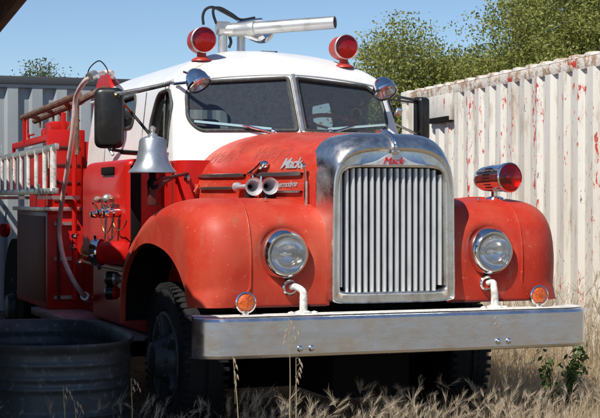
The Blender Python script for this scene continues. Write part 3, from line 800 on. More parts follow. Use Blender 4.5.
# fittings on the bulkhead beside the hose
for (u, v) in ((77, 236), (76, 247), (82, 262)):
    m = MB(); p = at(u, v, x=-1.02); m.lathe([(0, .022), (.03, .026), (.05, .016), (.07, .02), (.075, 0)], p, (-.6, -.8, 0), 12); m.build('drain_tap', 'chrome', body)
m = MB(); m.tube([(-.94, 4.60, .60), (-.94, 4.60, 1.95)], .022, 10); m.build('riser_pipe', 'redside', body)
m = MB(); m.tube([(-1.07, 4.62, .60), (-1.07, 4.64, 1.30)], .014, 8); m.build('riser_pipe', 'darkred', body)
for zz in (.62, .95, 1.25):
    m = MB(); m.box((-1.0, 4.685, zz), (.20, .02, .03)); m.build('hinge_strap', 'alu', body)
for (u, v, h) in ((28, 138, .20), (29, 146, .10)):
    m = MB(); p = at(u, v, x=-1.0); m.tube([p, p + Vector((0, 0, h)), p + Vector((0, -.25, h))], .010, 8); m.build('rope_hook', 'redside', body)
# pipes rack
m = MB(); A0, A1, B0, B1 = at(23, 118, x=-1.06), at(79, 95, x=-.92), at(35, 121, x=-.86), at(82, 101, x=-.80)
m.tube([A0, A1], .030, 10); m.tube([B0, B1], .030, 10)
for k in (.12, .42, .75): m.tube([A0.lerp(A1, k), B0.lerp(B1, k)], .022, 8); m.tube([B0.lerp(B1, k), B0.lerp(B1, k) + Vector((0, 0, -.09))], .012, 6)
m.tube([A0.lerp(A1, .97), A0.lerp(A1, .97) + Vector((0, 0, -.5))], .02, 8); m.tube([B0.lerp(B1, .55), B0.lerp(B1, .62) + Vector((0, 0, -.6))], .014, 8)
m.build('pipe_rack', 'rust', T)
# hose reel behind the cab
m = MB(); c = Vector((-.62, 4.92, 2.16)); m.lathe([(0, .40), (.03, .42), (.06, .40), (.06, .30), (.50, .30), (.50, .40), (.53, .42), (.56, .40)], c, (1, 0, 0), 40); reel = m.build('hose_reel', 'redside', T)
m = MB(); m.tube([(-.9, 4.80, 2.28), (-.6, 4.80, 2.42), (-.2, 4.82, 2.44)], .03, 10, smooth=True); m.tube([(-.9, 4.72, 2.15), (-.95, 4.76, 2.0)], .04, 10); m.build('reel_pipe', 'rust', reel)

# --- roof equipment
def beacon(x, y, r=.086, yaw=0.0):
    z = roof_z(x, y); ax = Vector((math.sin(yaw), -math.cos(yaw), 0)); c = Vector((x, y, z + .135))
    m = MB(); m.lathe([(-.115, 0), (-.112, .05), (-.095, .080), (-.06, r), (.045, r)], c, ax, 36)
    m.lathe([(0, .075), (.012, .07), (.03, .035), (.08, .030)], Vector((x, y, z - .012)), (0, 0, 1), 20)
    b = m.build('beacon_light', 'housing', T)
    m = MB(); m.lathe([(.040, r + .001), (.046, r + .004), (.060, r + .003), (.063, r - .002), (.058, r - .005)], c, ax, 36, False); m.build('rim', 'alu', b)
    m = MB(); m.lathe([(.055, r - .004), (.03, r * .85), (-.01, r * .6), (-.03, r * .3), (-.035, 0)], c, ax, 36, False); m.lathe([(-.03, .016), (.02, .014), (.03, 0)], c, ax, 12); m.build('reflector', 'redbowl', b)
    m = MB(); m.lathe([(.060, r - .004), (.066, r * .7), (.070, 0)], c, ax, 36, False); m.build('lens', 'clearflat', b)
beacon(-.545, 2.17, .090); beacon(.518, 2.12, .088)

YC = 3.05
def ac(u, v, d=0): return at(u, v, y=YC + d)
gun = None
e0, e1 = ac(228, 30.5, 0), ac(335, 22.6, -.55)
ax = (e1 - e0).normalized(); L = (e1 - e0).length
m = MB(); m.lathe([(0, .045), (.01, .053), (.16, .053), (.17, .058), (.22, .058), (.23, .050), (L, .0485), (L, .043), (L - .35, .042), (L - .36, 0)], e0, ax, 32); gun = m.build('water_cannon', 'alu', T)
m = MB(); zb = roof_z(-.1, YC) - .02
r1 = ac(222.5, 30); r2 = ac(241, 34, .05)
m.tube([Vector((r1.x, r1.y, zb)), r1], .036, 16); m.lathe([(-.05, .035), (-.04, .055), (.05, .055), (.06, .03)], r1 + Vector((0, 0, .01)), (1, 0, 0), 20)
m.tube([Vector((r2.x, r2.y, zb)), r2 + Vector((0, 0, .04))], .033, 16); m.tube([r1, e0 + ax * .1], .045, 14)
m.lathe([(0, .075), (.02, .07)], Vector((r1.x, r1.y, zb)), (0, 0, 1), 20); m.build('cannon_riser', 'alu', gun)
m = MB(); g0 = ac(256, 35); m.tube([ac(246, 33), ac(254, 38), ac(264, 40), ac(271, 33)], .030, 12, smooth=True); m.lathe([(-.02, .05), (.02, .055), (.05, .03)], ac(262, 36), (.3, -1, .2), 20)
m.box(ac(250, 36), (.10, .05, .05), (.2, .3, 0), .01); m.tube([ac(238, 23.5), ac(252, 21), ac(262, 20)], .015, 8, smooth=True); m.build('cannon_elbow', 'chrome', gun)
m = MB()
m.tube([ac(203.5, 25), ac(203, 16), ac(206, 9.5), ac(213, 7.5), ac(222, 11.5), ac(238, 20)], .011, 8, smooth=True)
m.tube([ac(216.5, 24), ac(213.5, 15), ac(214, 9), ac(221, 8.5), ac(232, 14.5), ac(241, 20), ac(255, 18)], .011, 8, smooth=True)
m.tube([ac(229, 35), ac(231, 42), ac(229, 48)], .012, 8, smooth=True); m.build('cannon_cable', 'black', gun)
m = MB(); p = Vector((.24, 3.0, roof_z(.24, 3.0))); m.box(p + Vector((0, 0, .055)), (.13, .09, .016), None, .003); m.box(p + Vector((-.06, 0, .02)), (.012, .09, .08)); m.box(p + Vector((.055, 0, .02)), (.022, .09, .08)); m.build('roof_bracket', 'alu', cab)

# chrome spot lamps on the windscreen posts
for sx, P in ((-1, Vector((-.715, 1.70, 2.25))), (1, Vector((.67, 1.73, 2.235)))):
    ax = Vector((.30, -.45, -.75)) if sx < 0 else Vector((.1, -.55, -.75))
    m = MB(); m.lathe([(-.095, 0), (-.088, .030), (-.06, .060), (-.02, .080), (.015, .085), (.025, .090), (.04, .086), (.042, .078)], P, ax, 36, False)
    m.tube([P + Vector((0, .05, 0)), Vector((sx * .79, 1.98, 2.28 - .03))], .014, 8); m.tube([P + Vector((-sx * -.03, .07, .05)), P + Vector((sx * .07, .10, .07))], .008, 8)
    sl = m.build('spot_lamp', 'chrome', T)
    m = MB(); m.lathe([(.035, .080), (.045, .05), (.05, 0)], P, ax, 30, False); m.build('lens', 'clear', sl)
    m = MB(); m.lathe([(.03, .078), (-.02, .06), (-.05, 0)], P, ax, 24, False); m.build('reflector', 'chrome', sl)

# wipers
for A, B, C_ in (((-.33, 1.925), (-.70, 1.99), (-.145, 1.90)), ((.42, 1.955), (.66, 1.985), (.12, 1.905))):
    pass
def wsp(x, z, off=.03): return Vector((x, fy(x, z) - off, z))
for x0, z0, x1, z1, bx_, bz_ in ((-.71, 1.985, -.21, 1.935, -.20, 1.905), (.20, 1.940, .70, 1.985, .22, 1.91)):
    m = MB(); m.bar(wsp(x0, z0), wsp(x1, z1), .010, .016); m.tube([wsp(bx_, bz_, .035), wsp(lerp(x0, x1, .62 if x0 < 0 else .45), lerp(z0, z1, .62 if x0 < 0 else .45) + .006, .045)], .008, 8); m.lathe([(0, .02), (.04, .018), (.05, 0)], wsp(bx_, bz_, .0), (0, -1, .3), 12); wp = m.build('wiper', 'chrome', cab)
    m = MB(); m.bar(wsp(x0, z0 - .006, .018), wsp(x1, z1 - .006, .018), .008, .012); m.build('wiper_blade', 'rubber', wp)

# warning lamp on the far fender
P = Vector((.90, .36, 1.590)); ax = Vector((.10, -.99, .02)); ax.normalize()
m = MB(); m.lathe([(-.30, 0), (-.295, .04), (-.27, .066), (-.22, .080), (-.12, .086), (.0, .088), (.02, .094), (.045, .094), (.052, .086)], P, ax, 40, False)
m.tube([P + Vector((-.01, .13, -.06)), P + Vector((-.01, .13, -.15))], .022, 12); m.lathe([(0, .07), (.02, .06), (.03, .03)], Vector((P.x - .01, P.y + .13, 1.445)), (0, 0, 1), 20)
wl = m.build('warning_lamp', 'chrome', T)
m = MB(); u_ = Vector((1, .1, 0)).normalized()
for k in range(7):
    for a in np.linspace(-.9, .9, 5):
        d = Vector((-math.cos(a * .7), 0, math.sin(a * .7))); p = P - ax * (.06 + .0 * k) + d * .084
    a = lerp(-.75, .75, k / 6); d = Vector((-math.cos(a), 0, math.sin(a))); m.tube([P - ax * .055 + d * .087, P - ax * .13 + d * .084], .0045, 6)
m.build('lamp_ribs', 'dark', wl)
m = MB(); m.lathe([(.050, .084), (.035, .07), (.012, .04), (.005, 0)], P, ax, 36, False); m.lathe([(.0, .014), (.03, .012), (.035, 0)], P, ax, 12); m.build('reflector', 'redbowl', wl)
m = MB(); m.lathe([(.048, .085), (.060, .05), (.064, 0)], P, ax, 36, False); m.build('lens', 'clearflat', wl)

# horns
for u, v, yy, rr, LL in ((254, 186.5, .62, .054, .42), (270, 186, .50, .050, .30)):
    p = at(u, v, y=yy); ax = Vector((-.06, -1, 0)).normalized()
    m = MB(); m.lathe([(-LL, .030), (-LL + .05, .028), (-LL + .08, .013), (-.14, .018), (-.07, .026), (-.03, .036), (-.008, .049), (0, rr), (.003, rr + .002), (0, rr - .004), (-.02, .036), (-.06, .023), (-.10, .012)], p, ax, 32, False)
    hn = m.build('air_horn', 'silver', T)
    m = MB(); m.lathe([(-.095, .022), (-.094, 0)], p, ax, 20, False); m.build('horn_throat', 'dark', hn)
    m = MB(); q = p - ax * (LL * .5); m.box(q + Vector((.03, 0, -.04)), (.05, .06, .06), None, .006); m.build('horn_bracket', 'black', hn)

# bell on its bracket
B0 = Vector((-1.02, 1.02, 0)); s_ = (B0 - CAM).dot(FW) / FP
cz = 1.45 + (200 - 137) * s_; bz = 1.45 + (200 - 173) * s_
pb = at(152.5, 155, y=1.02); H = cz - bz
m = MB(); pr = [(0, 0), (0, .045), (.012, .078), (.03, .088), (.10, .096), (.16, .110), (.20, .130), (.222, .150), (.232, .160), (.238, .160), (.238, .150), (.21, .125), (.10, .09), (.03, .08), (.02, 0)]
k = 24 * 2 * s_ / .32; kz = H / .238
m.lathe([(a * kz, b * k) for a, b in pr], Vector((pb.x, pb.y, cz)), (0, 0, -1), 48, False)
bell = m.build('bell', 'bell', T)
m = MB(); m.lathe([(-.005, .03), (.015, .028), (.02, .014), (.035, .014), (.04, .020), (.055, .020), (.062, .010), (.068, 0)], Vector((pb.x, pb.y, cz)), (0, 0, 1), 20); m.build('bell_finial', 'alu', bell)
m = MB(); c = Vector((pb.x, pb.y, bz)); m.tube([c + Vector((0, 0, .08)), c + Vector((0, 0, -.05))], .022, 12); m.lathe([(0, .02), (.03, .035), (.07, .030), (.10, .0)], c + Vector((0, 0, -.03)), (0, 0, -1), 14); m.build('clapper', 'dark', bell)
m = MB(); q = at(152, 196, y=pb.y); m.tube([c + Vector((0, 0, .06)), q], .014, 8); m.box(q + Vector((0, 0, 0)), (.05, .05, .12), None, .008); w1 = at(188, 178, x=-.80); w2 = at(176, 176, x=-.87)
m.tube([q, q + Vector((.06, .05, .06)), w2 + Vector((0, 0, -.0)), w1], .013, 8, smooth=True); m.tube([q + Vector((0, 0, .05)), q + Vector((.05, .02, .10)), w1 + Vector((0, 0, .03))], .011, 8, smooth=True); m.tube([q, at(163, 212, x=-.99)], .010, 8)
m.build('bell_bracket', 'darkred', bell)
m = MB(); m.lathe([(0, .03), (.02, .03), (.03, .015)], w1, (-1, -.2, 0), 14); m.lathe([(0, .02), (.02, .02)], w2, (-1, -.2, 0), 12); m.build('bracket_bolt', 'chrome', bell)

# mirrors
def mirror(c, w, h, yaw, arms, rods):
    R = Euler((0, 0, yaw)).to_matrix()
    P = round_poly([Vector((-w / 2, -h / 2)), Vector((w / 2, -h / 2)), Vector((w / 2, h / 2)), Vector((-w / 2, h / 2))], w * .28, 6)
    m = MB(); m.rows([[Vector(c) + R @ Vector((p.x * k, y, p.y * lerp(1, k, .5))) for p in P] for y, k in ((-.055, .70), (-.045, .88), (-.02, .98), (.01, 1), (.03, 1), (.032, .94))], True)
    n = len(P); m.f.append(tuple(range(n))[::-1]); mr = m.build('side_mirror', 'black', T, 40)
    a = MB(); a.v = [tuple(Vector(c) + R @ Vector((p.x * .95, .031, p.y * .96))) for p in P]; a.f = [tuple(range(n))]; a.build('mirror_glass', 'chrome', mr, 0)
    for pth, r, mm in arms:
        m = MB(); m.tube(pth, r, 8); m.build('mirror_arm', mm, mr)
    return mr
mc = at(109, 118, x=-1.30)
mirror(mc, .195, .405, math.radians(-18), [
    ([at(116, 93.5, x=-1.28), at(142, 89, x=-1.0), at(166, 84, x=-.80)], .012, 'alu'),
    ([at(118, 95, x=-1.28), at(138, 92, x=-1.0), at(170, 84.5, x=-.80)], .010, 'black'),
    ([at(116, 94, x=-1.28), at(131, 112, x=-1.1)], .009, 'brass'), ([at(131, 112, x=-1.1), at(152, 137, x=-.98)], .011, 'black'),
    ([at(113, 150, x=-1.28), at(138, 153, x=-1.0), at(168, 154, x=-.86)], .011, 'black'),
    ([at(122, 152, x=-1.2), at(150, 154, x=-.9)], .017, 'black'),
    ([at(109, 148, x=-1.30), at(113, 155, x=-1.28)], .011, 'alu')], None)
mirror(at(421, 119, x=1.22), .10, .33, math.radians(16), [
    ([at(394, 96, x=.86), at(404, 98, x=1.0), at(419, 101, x=1.20)], .011, 'black'), ([at(391, 100, x=.84), at(419, 103, x=1.20)], .008, 'black'),
    ([at(390, 122, x=.84), at(419, 135, x=1.20)], .010, 'alu')], None)
m = MB(); p = at(398, 112, x=.86); m.box(p, (.05, .05, .06), (.2, .3, .1), .01); m.tube([at(388, 102, x=.84), at(392, 126, x=.84)], .018, 10); m.tube([at(384, 125, x=.80), at(391, 132, x=.84)], .03, 10); m.build('mirror_bracket', 'chrome', T)

# ------------------------------------------------------------ ladder and suction hose (lie on / hang from the truck)
LD = thing('ladder', 'pale aluminium ladder standing on edge along the side of the red fire truck', 'ladder')
tn, tf = at(57, 146.5, d=11.6), at(-45, 168, d=19.5); bn, bf = at(57, 191, d=11.6), at(-45, 194.2, d=19.5)
for a, b in ((tn, tf), (bn, bf)):
    m = MB(); m.bar(a, b, .032, .050, .006); m.build('side_rail', 'alu', LD)
n = 17
for k in range(n):
    t = .02 + .055 * k
    a, b = tn.lerp(tf, t), bn.lerp(bf, t); m = MB(); m.tube([a + Vector((-.002, 0, 0)), b + Vector((-.002, 0, 0))], .018 if k else .027, 10); m.build('rung', M['whitedirty'], LD)
for k in (.08, .42):
    m = MB(); q = bn.lerp(bf, k); m.box(q + Vector((.12, .0, -.05)), (.34, .04, .03)); m.tube([q + Vector((-.04, 0, -.06)), q + Vector((-.04, 0, .06))], .012, 8); m.build('ladder_hook', 'alu', T)

hp = [Vector((-.30, 4.95, 2.28)), Vector((-.55, 4.80, 2.50)), at(112, 73, x=-.90), at(103, 73, x=-1.0), at(92, 76, x=-1.15), at(83, 84, x=-1.2), at(76, 98, x=-1.2), at(74, 118, x=-1.2), at(72, 138, x=-1.2), at(68, 165, x=-1.2), at(63, 195, x=-1.2), at(60, 218, x=-1.2), at(59.5, 235, x=-1.2), at(63, 256, x=-1.2), at(70, 274, x=-1.2), at(78, 288, x=-1.15), at(86, 297, x=-1.05), at(95, 300, x=-.90)]
m = MB(); m.tube(hp, .019, 14, smooth=True); hs = m.build('suction_hose', 'hose'); tag(hs, 'pale pink rubber hose hanging in a long curve behind the cab of the truck', 'hose')
m = MB(); p, q = hp[2], hp[2] + Vector((-.02, .04, .02)); m.lathe([(-.04, .034), (.04, .034)], hp[4], (hp[5] - hp[3]), 14); m.build('hose_coupling', 'alu', hs); m = MB(); m.lathe([(-.05, .035), (.05, .035)], hp[-2], (hp[-1] - hp[-3]), 14); m.build('hose_coupling', 'alu', hs)
m = MB(); m.tube([at(87, 78, x=-1.1), at(90, 68, x=-1.1), at(99, 61, x=-1.05), at(106, 67, x=-1.0), at(109, 75, x=-.95)], .005, 6, smooth=True); m.build('loose_wire', 'black', hs)

# ------------------------------------------------------------ stock tank
tc = Vector((-1.80, 1.46, 0)); ta, tb_ = .50, .98
prof = [(0.02, .955), (.06, .965)]
def oval(k, z, n=72, yaw=-.05):
    out = []
    for i in range(n):
        a = 2 * PI * i / n; e_ = 2.6; c, s2 = math.cos(a), math.sin(a)
        x = (ta * k) * math.copysign(abs(c) ** (2 / e_), c); y = (tb_ * k + (k - 1) * .0) * math.copysign(abs(s2) ** (2 / e_), s2)
        out.append(tc + Vector((x * math.cos(yaw) - y * math.sin(yaw), x * math.sin(yaw) + y * math.cos(yaw), z)))
    return out
zr = .60; rows = [oval(.955, .0)]
z = .02
while z < zr - .03:
    b = .0
    for zc in (.14, .20, .36, .42, .50): b += .016 * math.exp(-((z - zc) / .016) ** 2)
    rows.append(oval(.955 + .03 * z / zr + b, z)); z += .0095
rows += [oval(.99, zr - .03), oval(1.005, zr - .012), oval(1.018, zr), oval(1.022, zr + .012), oval(1.012, zr + .022), oval(.992, zr + .018), oval(.980, zr), oval(.975, zr - .02)]
z = zr - .05
while z > .10:
    rows.append(oval(.935 + .03 * z / zr + sum(.016 * math.exp(-((z - zc) / .016) ** 2) for zc in (.14, .20, .36, .42, .50)), z)); z -= .02
rows += [oval(.92, .05), oval(.01, .05)]
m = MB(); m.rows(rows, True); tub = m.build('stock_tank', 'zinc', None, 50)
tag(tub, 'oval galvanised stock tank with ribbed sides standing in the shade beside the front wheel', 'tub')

# ------------------------------------------------------------ shed roof (its shade falls on tank and running board)
shd = thing('shed_roof', 'edge of a brown wooden shed roof high at the left above the tank', 'shed roof')
dirv = Vector((.073, .997, 0)).normalized(); e = at(7, 8.5, d=7.9); lx = Vector((-dirv.y, dirv.x, 0))
def rp(s, l, z=0): return e + dirv * s + lx * l + Vector((0, 0, z))
m = MB(); m.bar(rp(-1.6, .02, 0.0), rp(9.5, .02, 0.0), .045, .17, .004); m.build('fascia_board', 'wood', shd)
for k in range(12):
    m = MB(); m.bar(rp(-1.5 + k * .96, .05, .03), rp(-1.5 + k * .96, 3.2, .45), .05, .12); m.build('rafter', 'wood', shd)
m = MB(); rows = []
for i in range(0, 221):
    s = -1.7 + i * .0515; zc = .012 * math.sin(i * PI / 2)
    rows.append([rp(s, .0, .105 + zc), rp(s, 3.3, .54 + zc)])
m.rows(rows); m.build('roof_sheeting', 'sheet', shd)
for k, (s, l) in enumerate(((-1.4, 3.0), (3.8, 3.0), (9.0, 3.0))):
    p = rp(s, l); m = MB(); m.bar((p.x, p.y, 0), (p.x, p.y, p.z + .35), .12, .12, .006); m.build('post', 'wood', shd)

m = MB()
for k in range(56):
    p = rp(-1.6 + k * .2, 3.15); m.box((p.x, p.y, 1.45), (.022, .192, 2.9), (0, 0, math.atan2(dirv.y, dirv.x) - PI / 2), .003)
m.build('light_block_wall', 'wood', shd)  # unseen back wall, added to cut sky light on tank and wheel

# ------------------------------------------------------------ white peeling container (right)
CT = thing('shipping_container', 'white shipping container with red flaking paint, behind the truck on the right', 'container')
Pfar, Pnear = Vector((3.30, 7.2, 0)), Vector((2.70, 1.05, 0)); cdv = (Pnear - Pfar).normalized(); LC = 6.1; inn = Vector((-cdv.y, cdv.x, 0))
if inn.x < 0: inn = -inn
Pnear = Pfar + cdv * LC; zt_ = 2.62
def cp(s, o, z): return Pfar + cdv * s + inn * o + Vector((0, 0, z))
m = MB(); s = .22; pts = [(.14, .012), (.20, .012)]
while s < LC - .16:
    pts += [(s, .0), (s + .105, .0), (s + .155, .038), (s + .225, .038)]; s += .275
pts += [(LC - .14, .0)]
m.rows([[cp(a, b, z) for a, b in pts] for z in (.16, zt_ - .09)]); m.build('corrugated_side', 'peel', CT, 25)
m = MB(); m.bar(cp(.0, .06, zt_ - .05), cp(LC, .06, zt_ - .05), .10, .10, .01); m.build('side_rail', 'peelrail', CT); m = MB(); m.bar(cp(0, .06, .12), cp(LC, .06, .12), .12, .16, .01); m.build('side_rail', 'peelrail', CT)
for s in (.07, LC - .07):
    m = MB(); m.box(cp(s, .06, 1.30), (.15, .15, 2.46), (0, 0, math.atan2(cdv.y, cdv.x)), .008); m.box(cp(s, .07, zt_ - .04), (.19, .18, .13), (0, 0, math.atan2(cdv.y, cdv.x)), .01); m.build('corner_post', 'peel', CT)
m = MB(); m.box(cp(1.23, .0, zt_ - .225), (.05, .62, .27), (0, 0, math.atan2(cdv.y, cdv.x) + PI / 2), .006); vt = m.build('vent_panel', 'peel', CT)
m = MB(); m.box(cp(1.23, -.012, zt_ - .345), (.05, .56, .055), (0, 0, math.atan2(cdv.y, cdv.x) + PI / 2)); m.build('vent_slot', 'dark', vt)
m = MB(); rows = []   # roof with its ribs running across; rib ends show as bumps
i = 0; s = 0
while s <= LC:
    b = .034 * max(0, math.sin(s * 2 * PI / .30)) ** .5
    rows.append([cp(s, .015, zt_ + .002), cp(s, .02, zt_ + .004 + b), cp(s, .08, zt_ + .012 + b), cp(s, 2.4, zt_ + .012 + b), cp(s, 2.42, zt_)]); s += .0345
m.rows(rows); m.build('roof', 'peelrail', CT, 40)
m = MB(); m.rows([[cp(.05, o, z) for z in (.1, zt_ - .01)] for o in (.1, 2.4)]); m.rows([[cp(LC - .05, o, z) for z in (.1, zt_ - .01)] for o in (.1, 2.4)]); m.rows([[cp(s, 2.4, z) for z in (.1, zt_ - .01)] for s in (.05, LC - .05)]); m.build('end_walls', 'peel', CT)

# ------------------------------------------------------------ grey container (left, behind)
GT = thing('shipping_container', 'grey metal container with dark top rail, behind the truck on the left', 'container')
gy = 9.4; zt2 = 1.45 + (200 - 76.3) * (at(20, 80, y=gy) - CAM).dot(FW) / FP
x0 = -7.0; x1 = 2.1
m = MB(); pts = []
ribs = [at(u, 100, y=gy).x for u in (-12, 12, 37, 61)]; sp = (ribs[3] - ribs[1]) / 2
xr = ribs[0] - sp * 4; pts.append((xr - .3, .06))
while xr < x1:
    pts += [(xr - .09, .06), (xr - .06, 0), (xr + .06, 0), (xr + .09, .06)]; xr += sp
m.rows([[Vector((a, gy + b, z)) for a, b in pts] for z in (.15, zt2 - .12)]); m.build('ribbed_side', 'greybox', GT, 25)
m = MB(); xa, xb = pts[0][0], pts[-1][0]; m.box(((xa + xb) / 2, gy + .03, zt2 - .045), (xb - xa, .12, .09), None, .006); m.build('side_rail', 'greytop', GT); m = MB(); m.box(((xa + xb) / 2, gy + .03, .1), (xb - xa, .12, .14)); m.build('side_rail', 'greytop', GT)
m = MB(); m.box(((xa + xb) / 2, gy + .04, zt2 - .11), (xb - xa, .09, .04)); m.build('lower_rail', 'greybox', GT)
m = MB(); m.box(((xa + xb) / 2, gy + 1.25, zt2 / 2), (xb - xa - .1, 2.3, zt2 - .06)); m.build('container_body', 'greybox', GT)

# ------------------------------------------------------------ trees
def tree(name, label, base, height, crown, nclump, per, leaf, lm, seed, group=None, spread=.30, sparse=0.0):
    """crown: list of (dx, dy, z, rx, rz) lobes"""
    rg = np.random.default_rng(seed); b = Vector(base)
    t = thing(name, label, 'tree', group); t.location = b
    m = MB(); top = Vector((rg.normal(0, .1), rg.normal(0, .1), height * .42))
    m.tube([Vector((0, 0, -.1)), top * .5 + Vector((.1, 0, 0)), top], [.22, .13], 10, smooth=True)
    ends = []
    V = []; F = []
    wts = np.array([l[3] ** 2 * l[4] for l in crown]); wts /= wts.sum()
    cl = []
    for _ in range(nclump):
        l = crown[rg.choice(len(crown), p=wts)]
        d = rg.normal(size=3); d /= np.linalg.norm(d); r = rg.uniform(.35, 1.0) ** .45
        c = np.array([l[0], l[1], l[2]]) + d * np.array([l[3], l[3], l[4]]) * r * rg.uniform(.85, 1.12)
        if c[2] < .5: continue
        cl.append(c)
    cl = np.array(cl)
    for j in range(0, len(cl), max(1, len(cl) // 46)):
        c = Vector(cl[j]); st = top * rg.uniform(.55, 1.0); mid = st.lerp(c, .5) + Vector((rg.normal(0, .12), rg.normal(0, .12), .12))
        m.tube([st, mid, c], [.055, .008], 6, False, True)
    m.build('trunk', 'bark', t)
    n = len(cl) * per
    cen = np.repeat(cl, per, 0); sg = rg.uniform(.55, 1.25, len(cl)) * spread; sg = np.repeat(sg, per)[:, None]
    pos = cen + np.clip(rg.normal(size=(n, 3)), -1.5, 1.5) * sg * np.array([1, 1, .8])
    a = rg.normal(size=(n, 3)); a /= np.linalg.norm(a, axis=1)[:, None]
    q = rg.normal(size=(n, 3)); q -= a * (a * q).sum(1)[:, None]; q /= np.linalg.norm(q, axis=1)[:, None]
    L = (leaf * rg.uniform(.6, 1.3, n))[:, None]
    v = np.stack([pos - a * L, pos + q * L * .5, pos + a * L, pos - q * L * .5], 1).reshape(-1, 3)
    quad_mesh('crown', v, lm, t)
    return t

def quad_mesh(name, v, m, parent=None):
    n = len(v) // 4
    me = bpy.data.meshes.new(name); me.vertices.add(len(v)); me.vertices.foreach_set('co', v.astype(np.float32).ravel())
    me.loops.add(n * 4); me.loops.foreach_set('vertex_index', np.arange(n * 4, dtype=np.int32))
    me.polygons.add(n); me.polygons.foreach_set('loop_start', np.arange(0, n * 4, 4, dtype=np.int32))
    me.update(calc_edges=True); me.validate(); me.materials.append(M[m])
    o = bpy.data.objects.new(name, me); COL.objects.link(o); o.parent = parent; return o

def gp(u, d):
    p = at(u, 200, d=d); return Vector((p.x, p.y, 0))
TG = 'trees beyond the white container'
tree('oak_tree', 'leafy green oak, leftmost behind the white container, seen above the right mirror', gp(402, 25), 4.6, [(0, 0, 3.0, 1.0, 1.35), (-.35, 0, 2.5, .75, .9), (.5, .3, 2.6, .9, 1.2), (0, 0, 1.7, .9, .9)], 330, 190, .029, 'leaf', 3, TG, .22)
tree('oak_tree', 'rounded green oak behind the middle of the white container', gp(455, 26), 4.8, [(0, 0, 2.75, 1.15, 1.25), (-.6, 0, 2.5, .8, 1.1), (.7, 0, 2.75, .9, 1.2), (0, .5, 2, 1.2, 1)], 430, 190, .029, 'leaf', 5, TG, .22)
tree('oak_tree', 'tall oak rising above the right part of the white container', gp(546, 24.5), 6.2, [(0, 0, 3.8, 1.1, 1.6), (-.5, 0, 3.0, .8, 1.1), (.6, .3, 4.0, 1.1, 1.5), (0, 0, 2.4, 1.3, 1.1)], 400, 190, .030, 'leaf', 8, TG, .21)
tree('oak_tree', 'oak at the right edge of the photo, cut off by its top corner', gp(606, 23), 6.6, [(0, 0, 4.2, 1.1, 1.7), (-.3, 0, 3.0, 1.0, 1.4), (.6, 0, 3.6, 1.3, 1.6)], 330, 190, .030, 'leaf', 12, TG, .21)
tree('oak_tree', 'darker green oak half hidden behind two oaks over the white container', gp(500, 31), 5.2, [(0, 0, 3.15, 1.9, 1.6), (-1.6, 0, 2.6, 1.3, 1.3), (1.8, 0, 3.1, 1.5, 1.6)], 420, 120, .045, 'leaf2', 15, TG, .28)
tree('small_tree', 'small feathery tree whose top shows over the grey container', gp(47, 27), 4.0, [(0, 0, 3.55, .5, .46), (-.38, 0, 3.35, .40, .40), (.45, 0, 3.4, .30, .3), (0, 0, 2.4, .6, .6)], 110, 70, .026, 'leaf2', 21, None, .12)

# ------------------------------------------------------------ grass
def in_truck(x, y): return (np.abs(x) < 1.15) & (y > .55) & (y < 8)
tubc = (tc.x, tc.y)
def blades(n, xr, yr, hr, w, lean, rg, dens=None):
    x = rg.uniform(*xr, n); y = rg.uniform(*yr, n)
    k = ~in_truck(x, y) & ~((((x - tubc[0]) / (ta + .03)) ** 2 + ((y - tubc[1]) / (tb_ + .03)) ** 2) < 1) 
    if dens is not None: k &= dens(x, y, rg)
    x, y = x[k], y[k]; n = len(x)
    patch = .65 + .35 * np.sin(x * 3.1 + 1.3 * np.sin(y * 2.2)) * np.sin(y * 2.7 + x)
    h = rg.uniform(hr[0], hr[1], n) * (.75 + .35 * patch)
    a = rg.uniform(0, 2 * PI, n); ln = rg.uniform(.1, 1, n) * lean * h
    dx, dy = np.cos(a) * ln, np.sin(a) * ln; b = rg.uniform(0, 2 * PI, n); wx, wy = np.cos(b) * w / 2, np.sin(b) * w / 2
    z0 = .025 * np.sin(x * 1.7 + y * .6) + .02 * np.sin(y * 2.3 - x) + .015 * np.sin(x * 4.1 + 1) * np.sin(y * 3.7) - .01
    v = []
    P = [(x, y, z0), (x + dx * .3, y + dy * .3, z0 + h * .55), (x + dx, y + dy, z0 + h)]
    tip = np.stack(P[2], 1); dirn = np.stack([dx * .7, dy * .7, h * .45], 1); dirn /= np.linalg.norm(dirn, axis=1)[:, None]
    def s(p, k): return np.stack([p[0] + wx * k, p[1] + wy * k, p[2]], 1)
    q1 = np.stack([s(P[0], 1), s(P[0], -1), s(P[1], -.8), s(P[1], .8)], 1)
    q2 = np.stack([s(P[1], .8), s(P[1], -.8), s(P[2], -.15), s(P[2], .15)], 1)
    return np.concatenate([q1, q2], 0).reshape(-1, 3), tip, dirn

def heads(tip, dirn, size, per, rg, aw=.0008, fan=.38):
    n = len(tip); L = size * rg.uniform(.45, 1.5, n)
    dirn = dirn + np.array([.45, .1, .0]) + rg.normal(0, .35, (n, 3)); dirn /= np.linalg.norm(dirn, axis=1)[:, None]
    T_ = np.repeat(tip, per, 0); D = np.repeat(dirn, per, 0); LL = np.repeat(L, per)[:, None]
    t = rg.uniform(0, 1, (n * per, 1)); base = T_ + D * t * LL
    o = rg.normal(size=(n * per, 3)); o -= D * (D * o).sum(1)[:, None]; o /= np.linalg.norm(o, axis=1)[:, None]
    out = D * 1.0 + o * fan; out /= np.linalg.norm(out, axis=1)[:, None]; al = LL * rg.uniform(.45, .8, (n * per, 1))
    s_ = np.cross(out, rg.normal(size=(n * per, 3))); s_ /= np.linalg.norm(s_, axis=1)[:, None]
    w = aw * (1.0)
    v = np.stack([base - s_ * w, base + s_ * w, base + out * al + s_ * w * .25, base + out * al - s_ * w * .25], 1)
    return v.reshape(-1, 3)

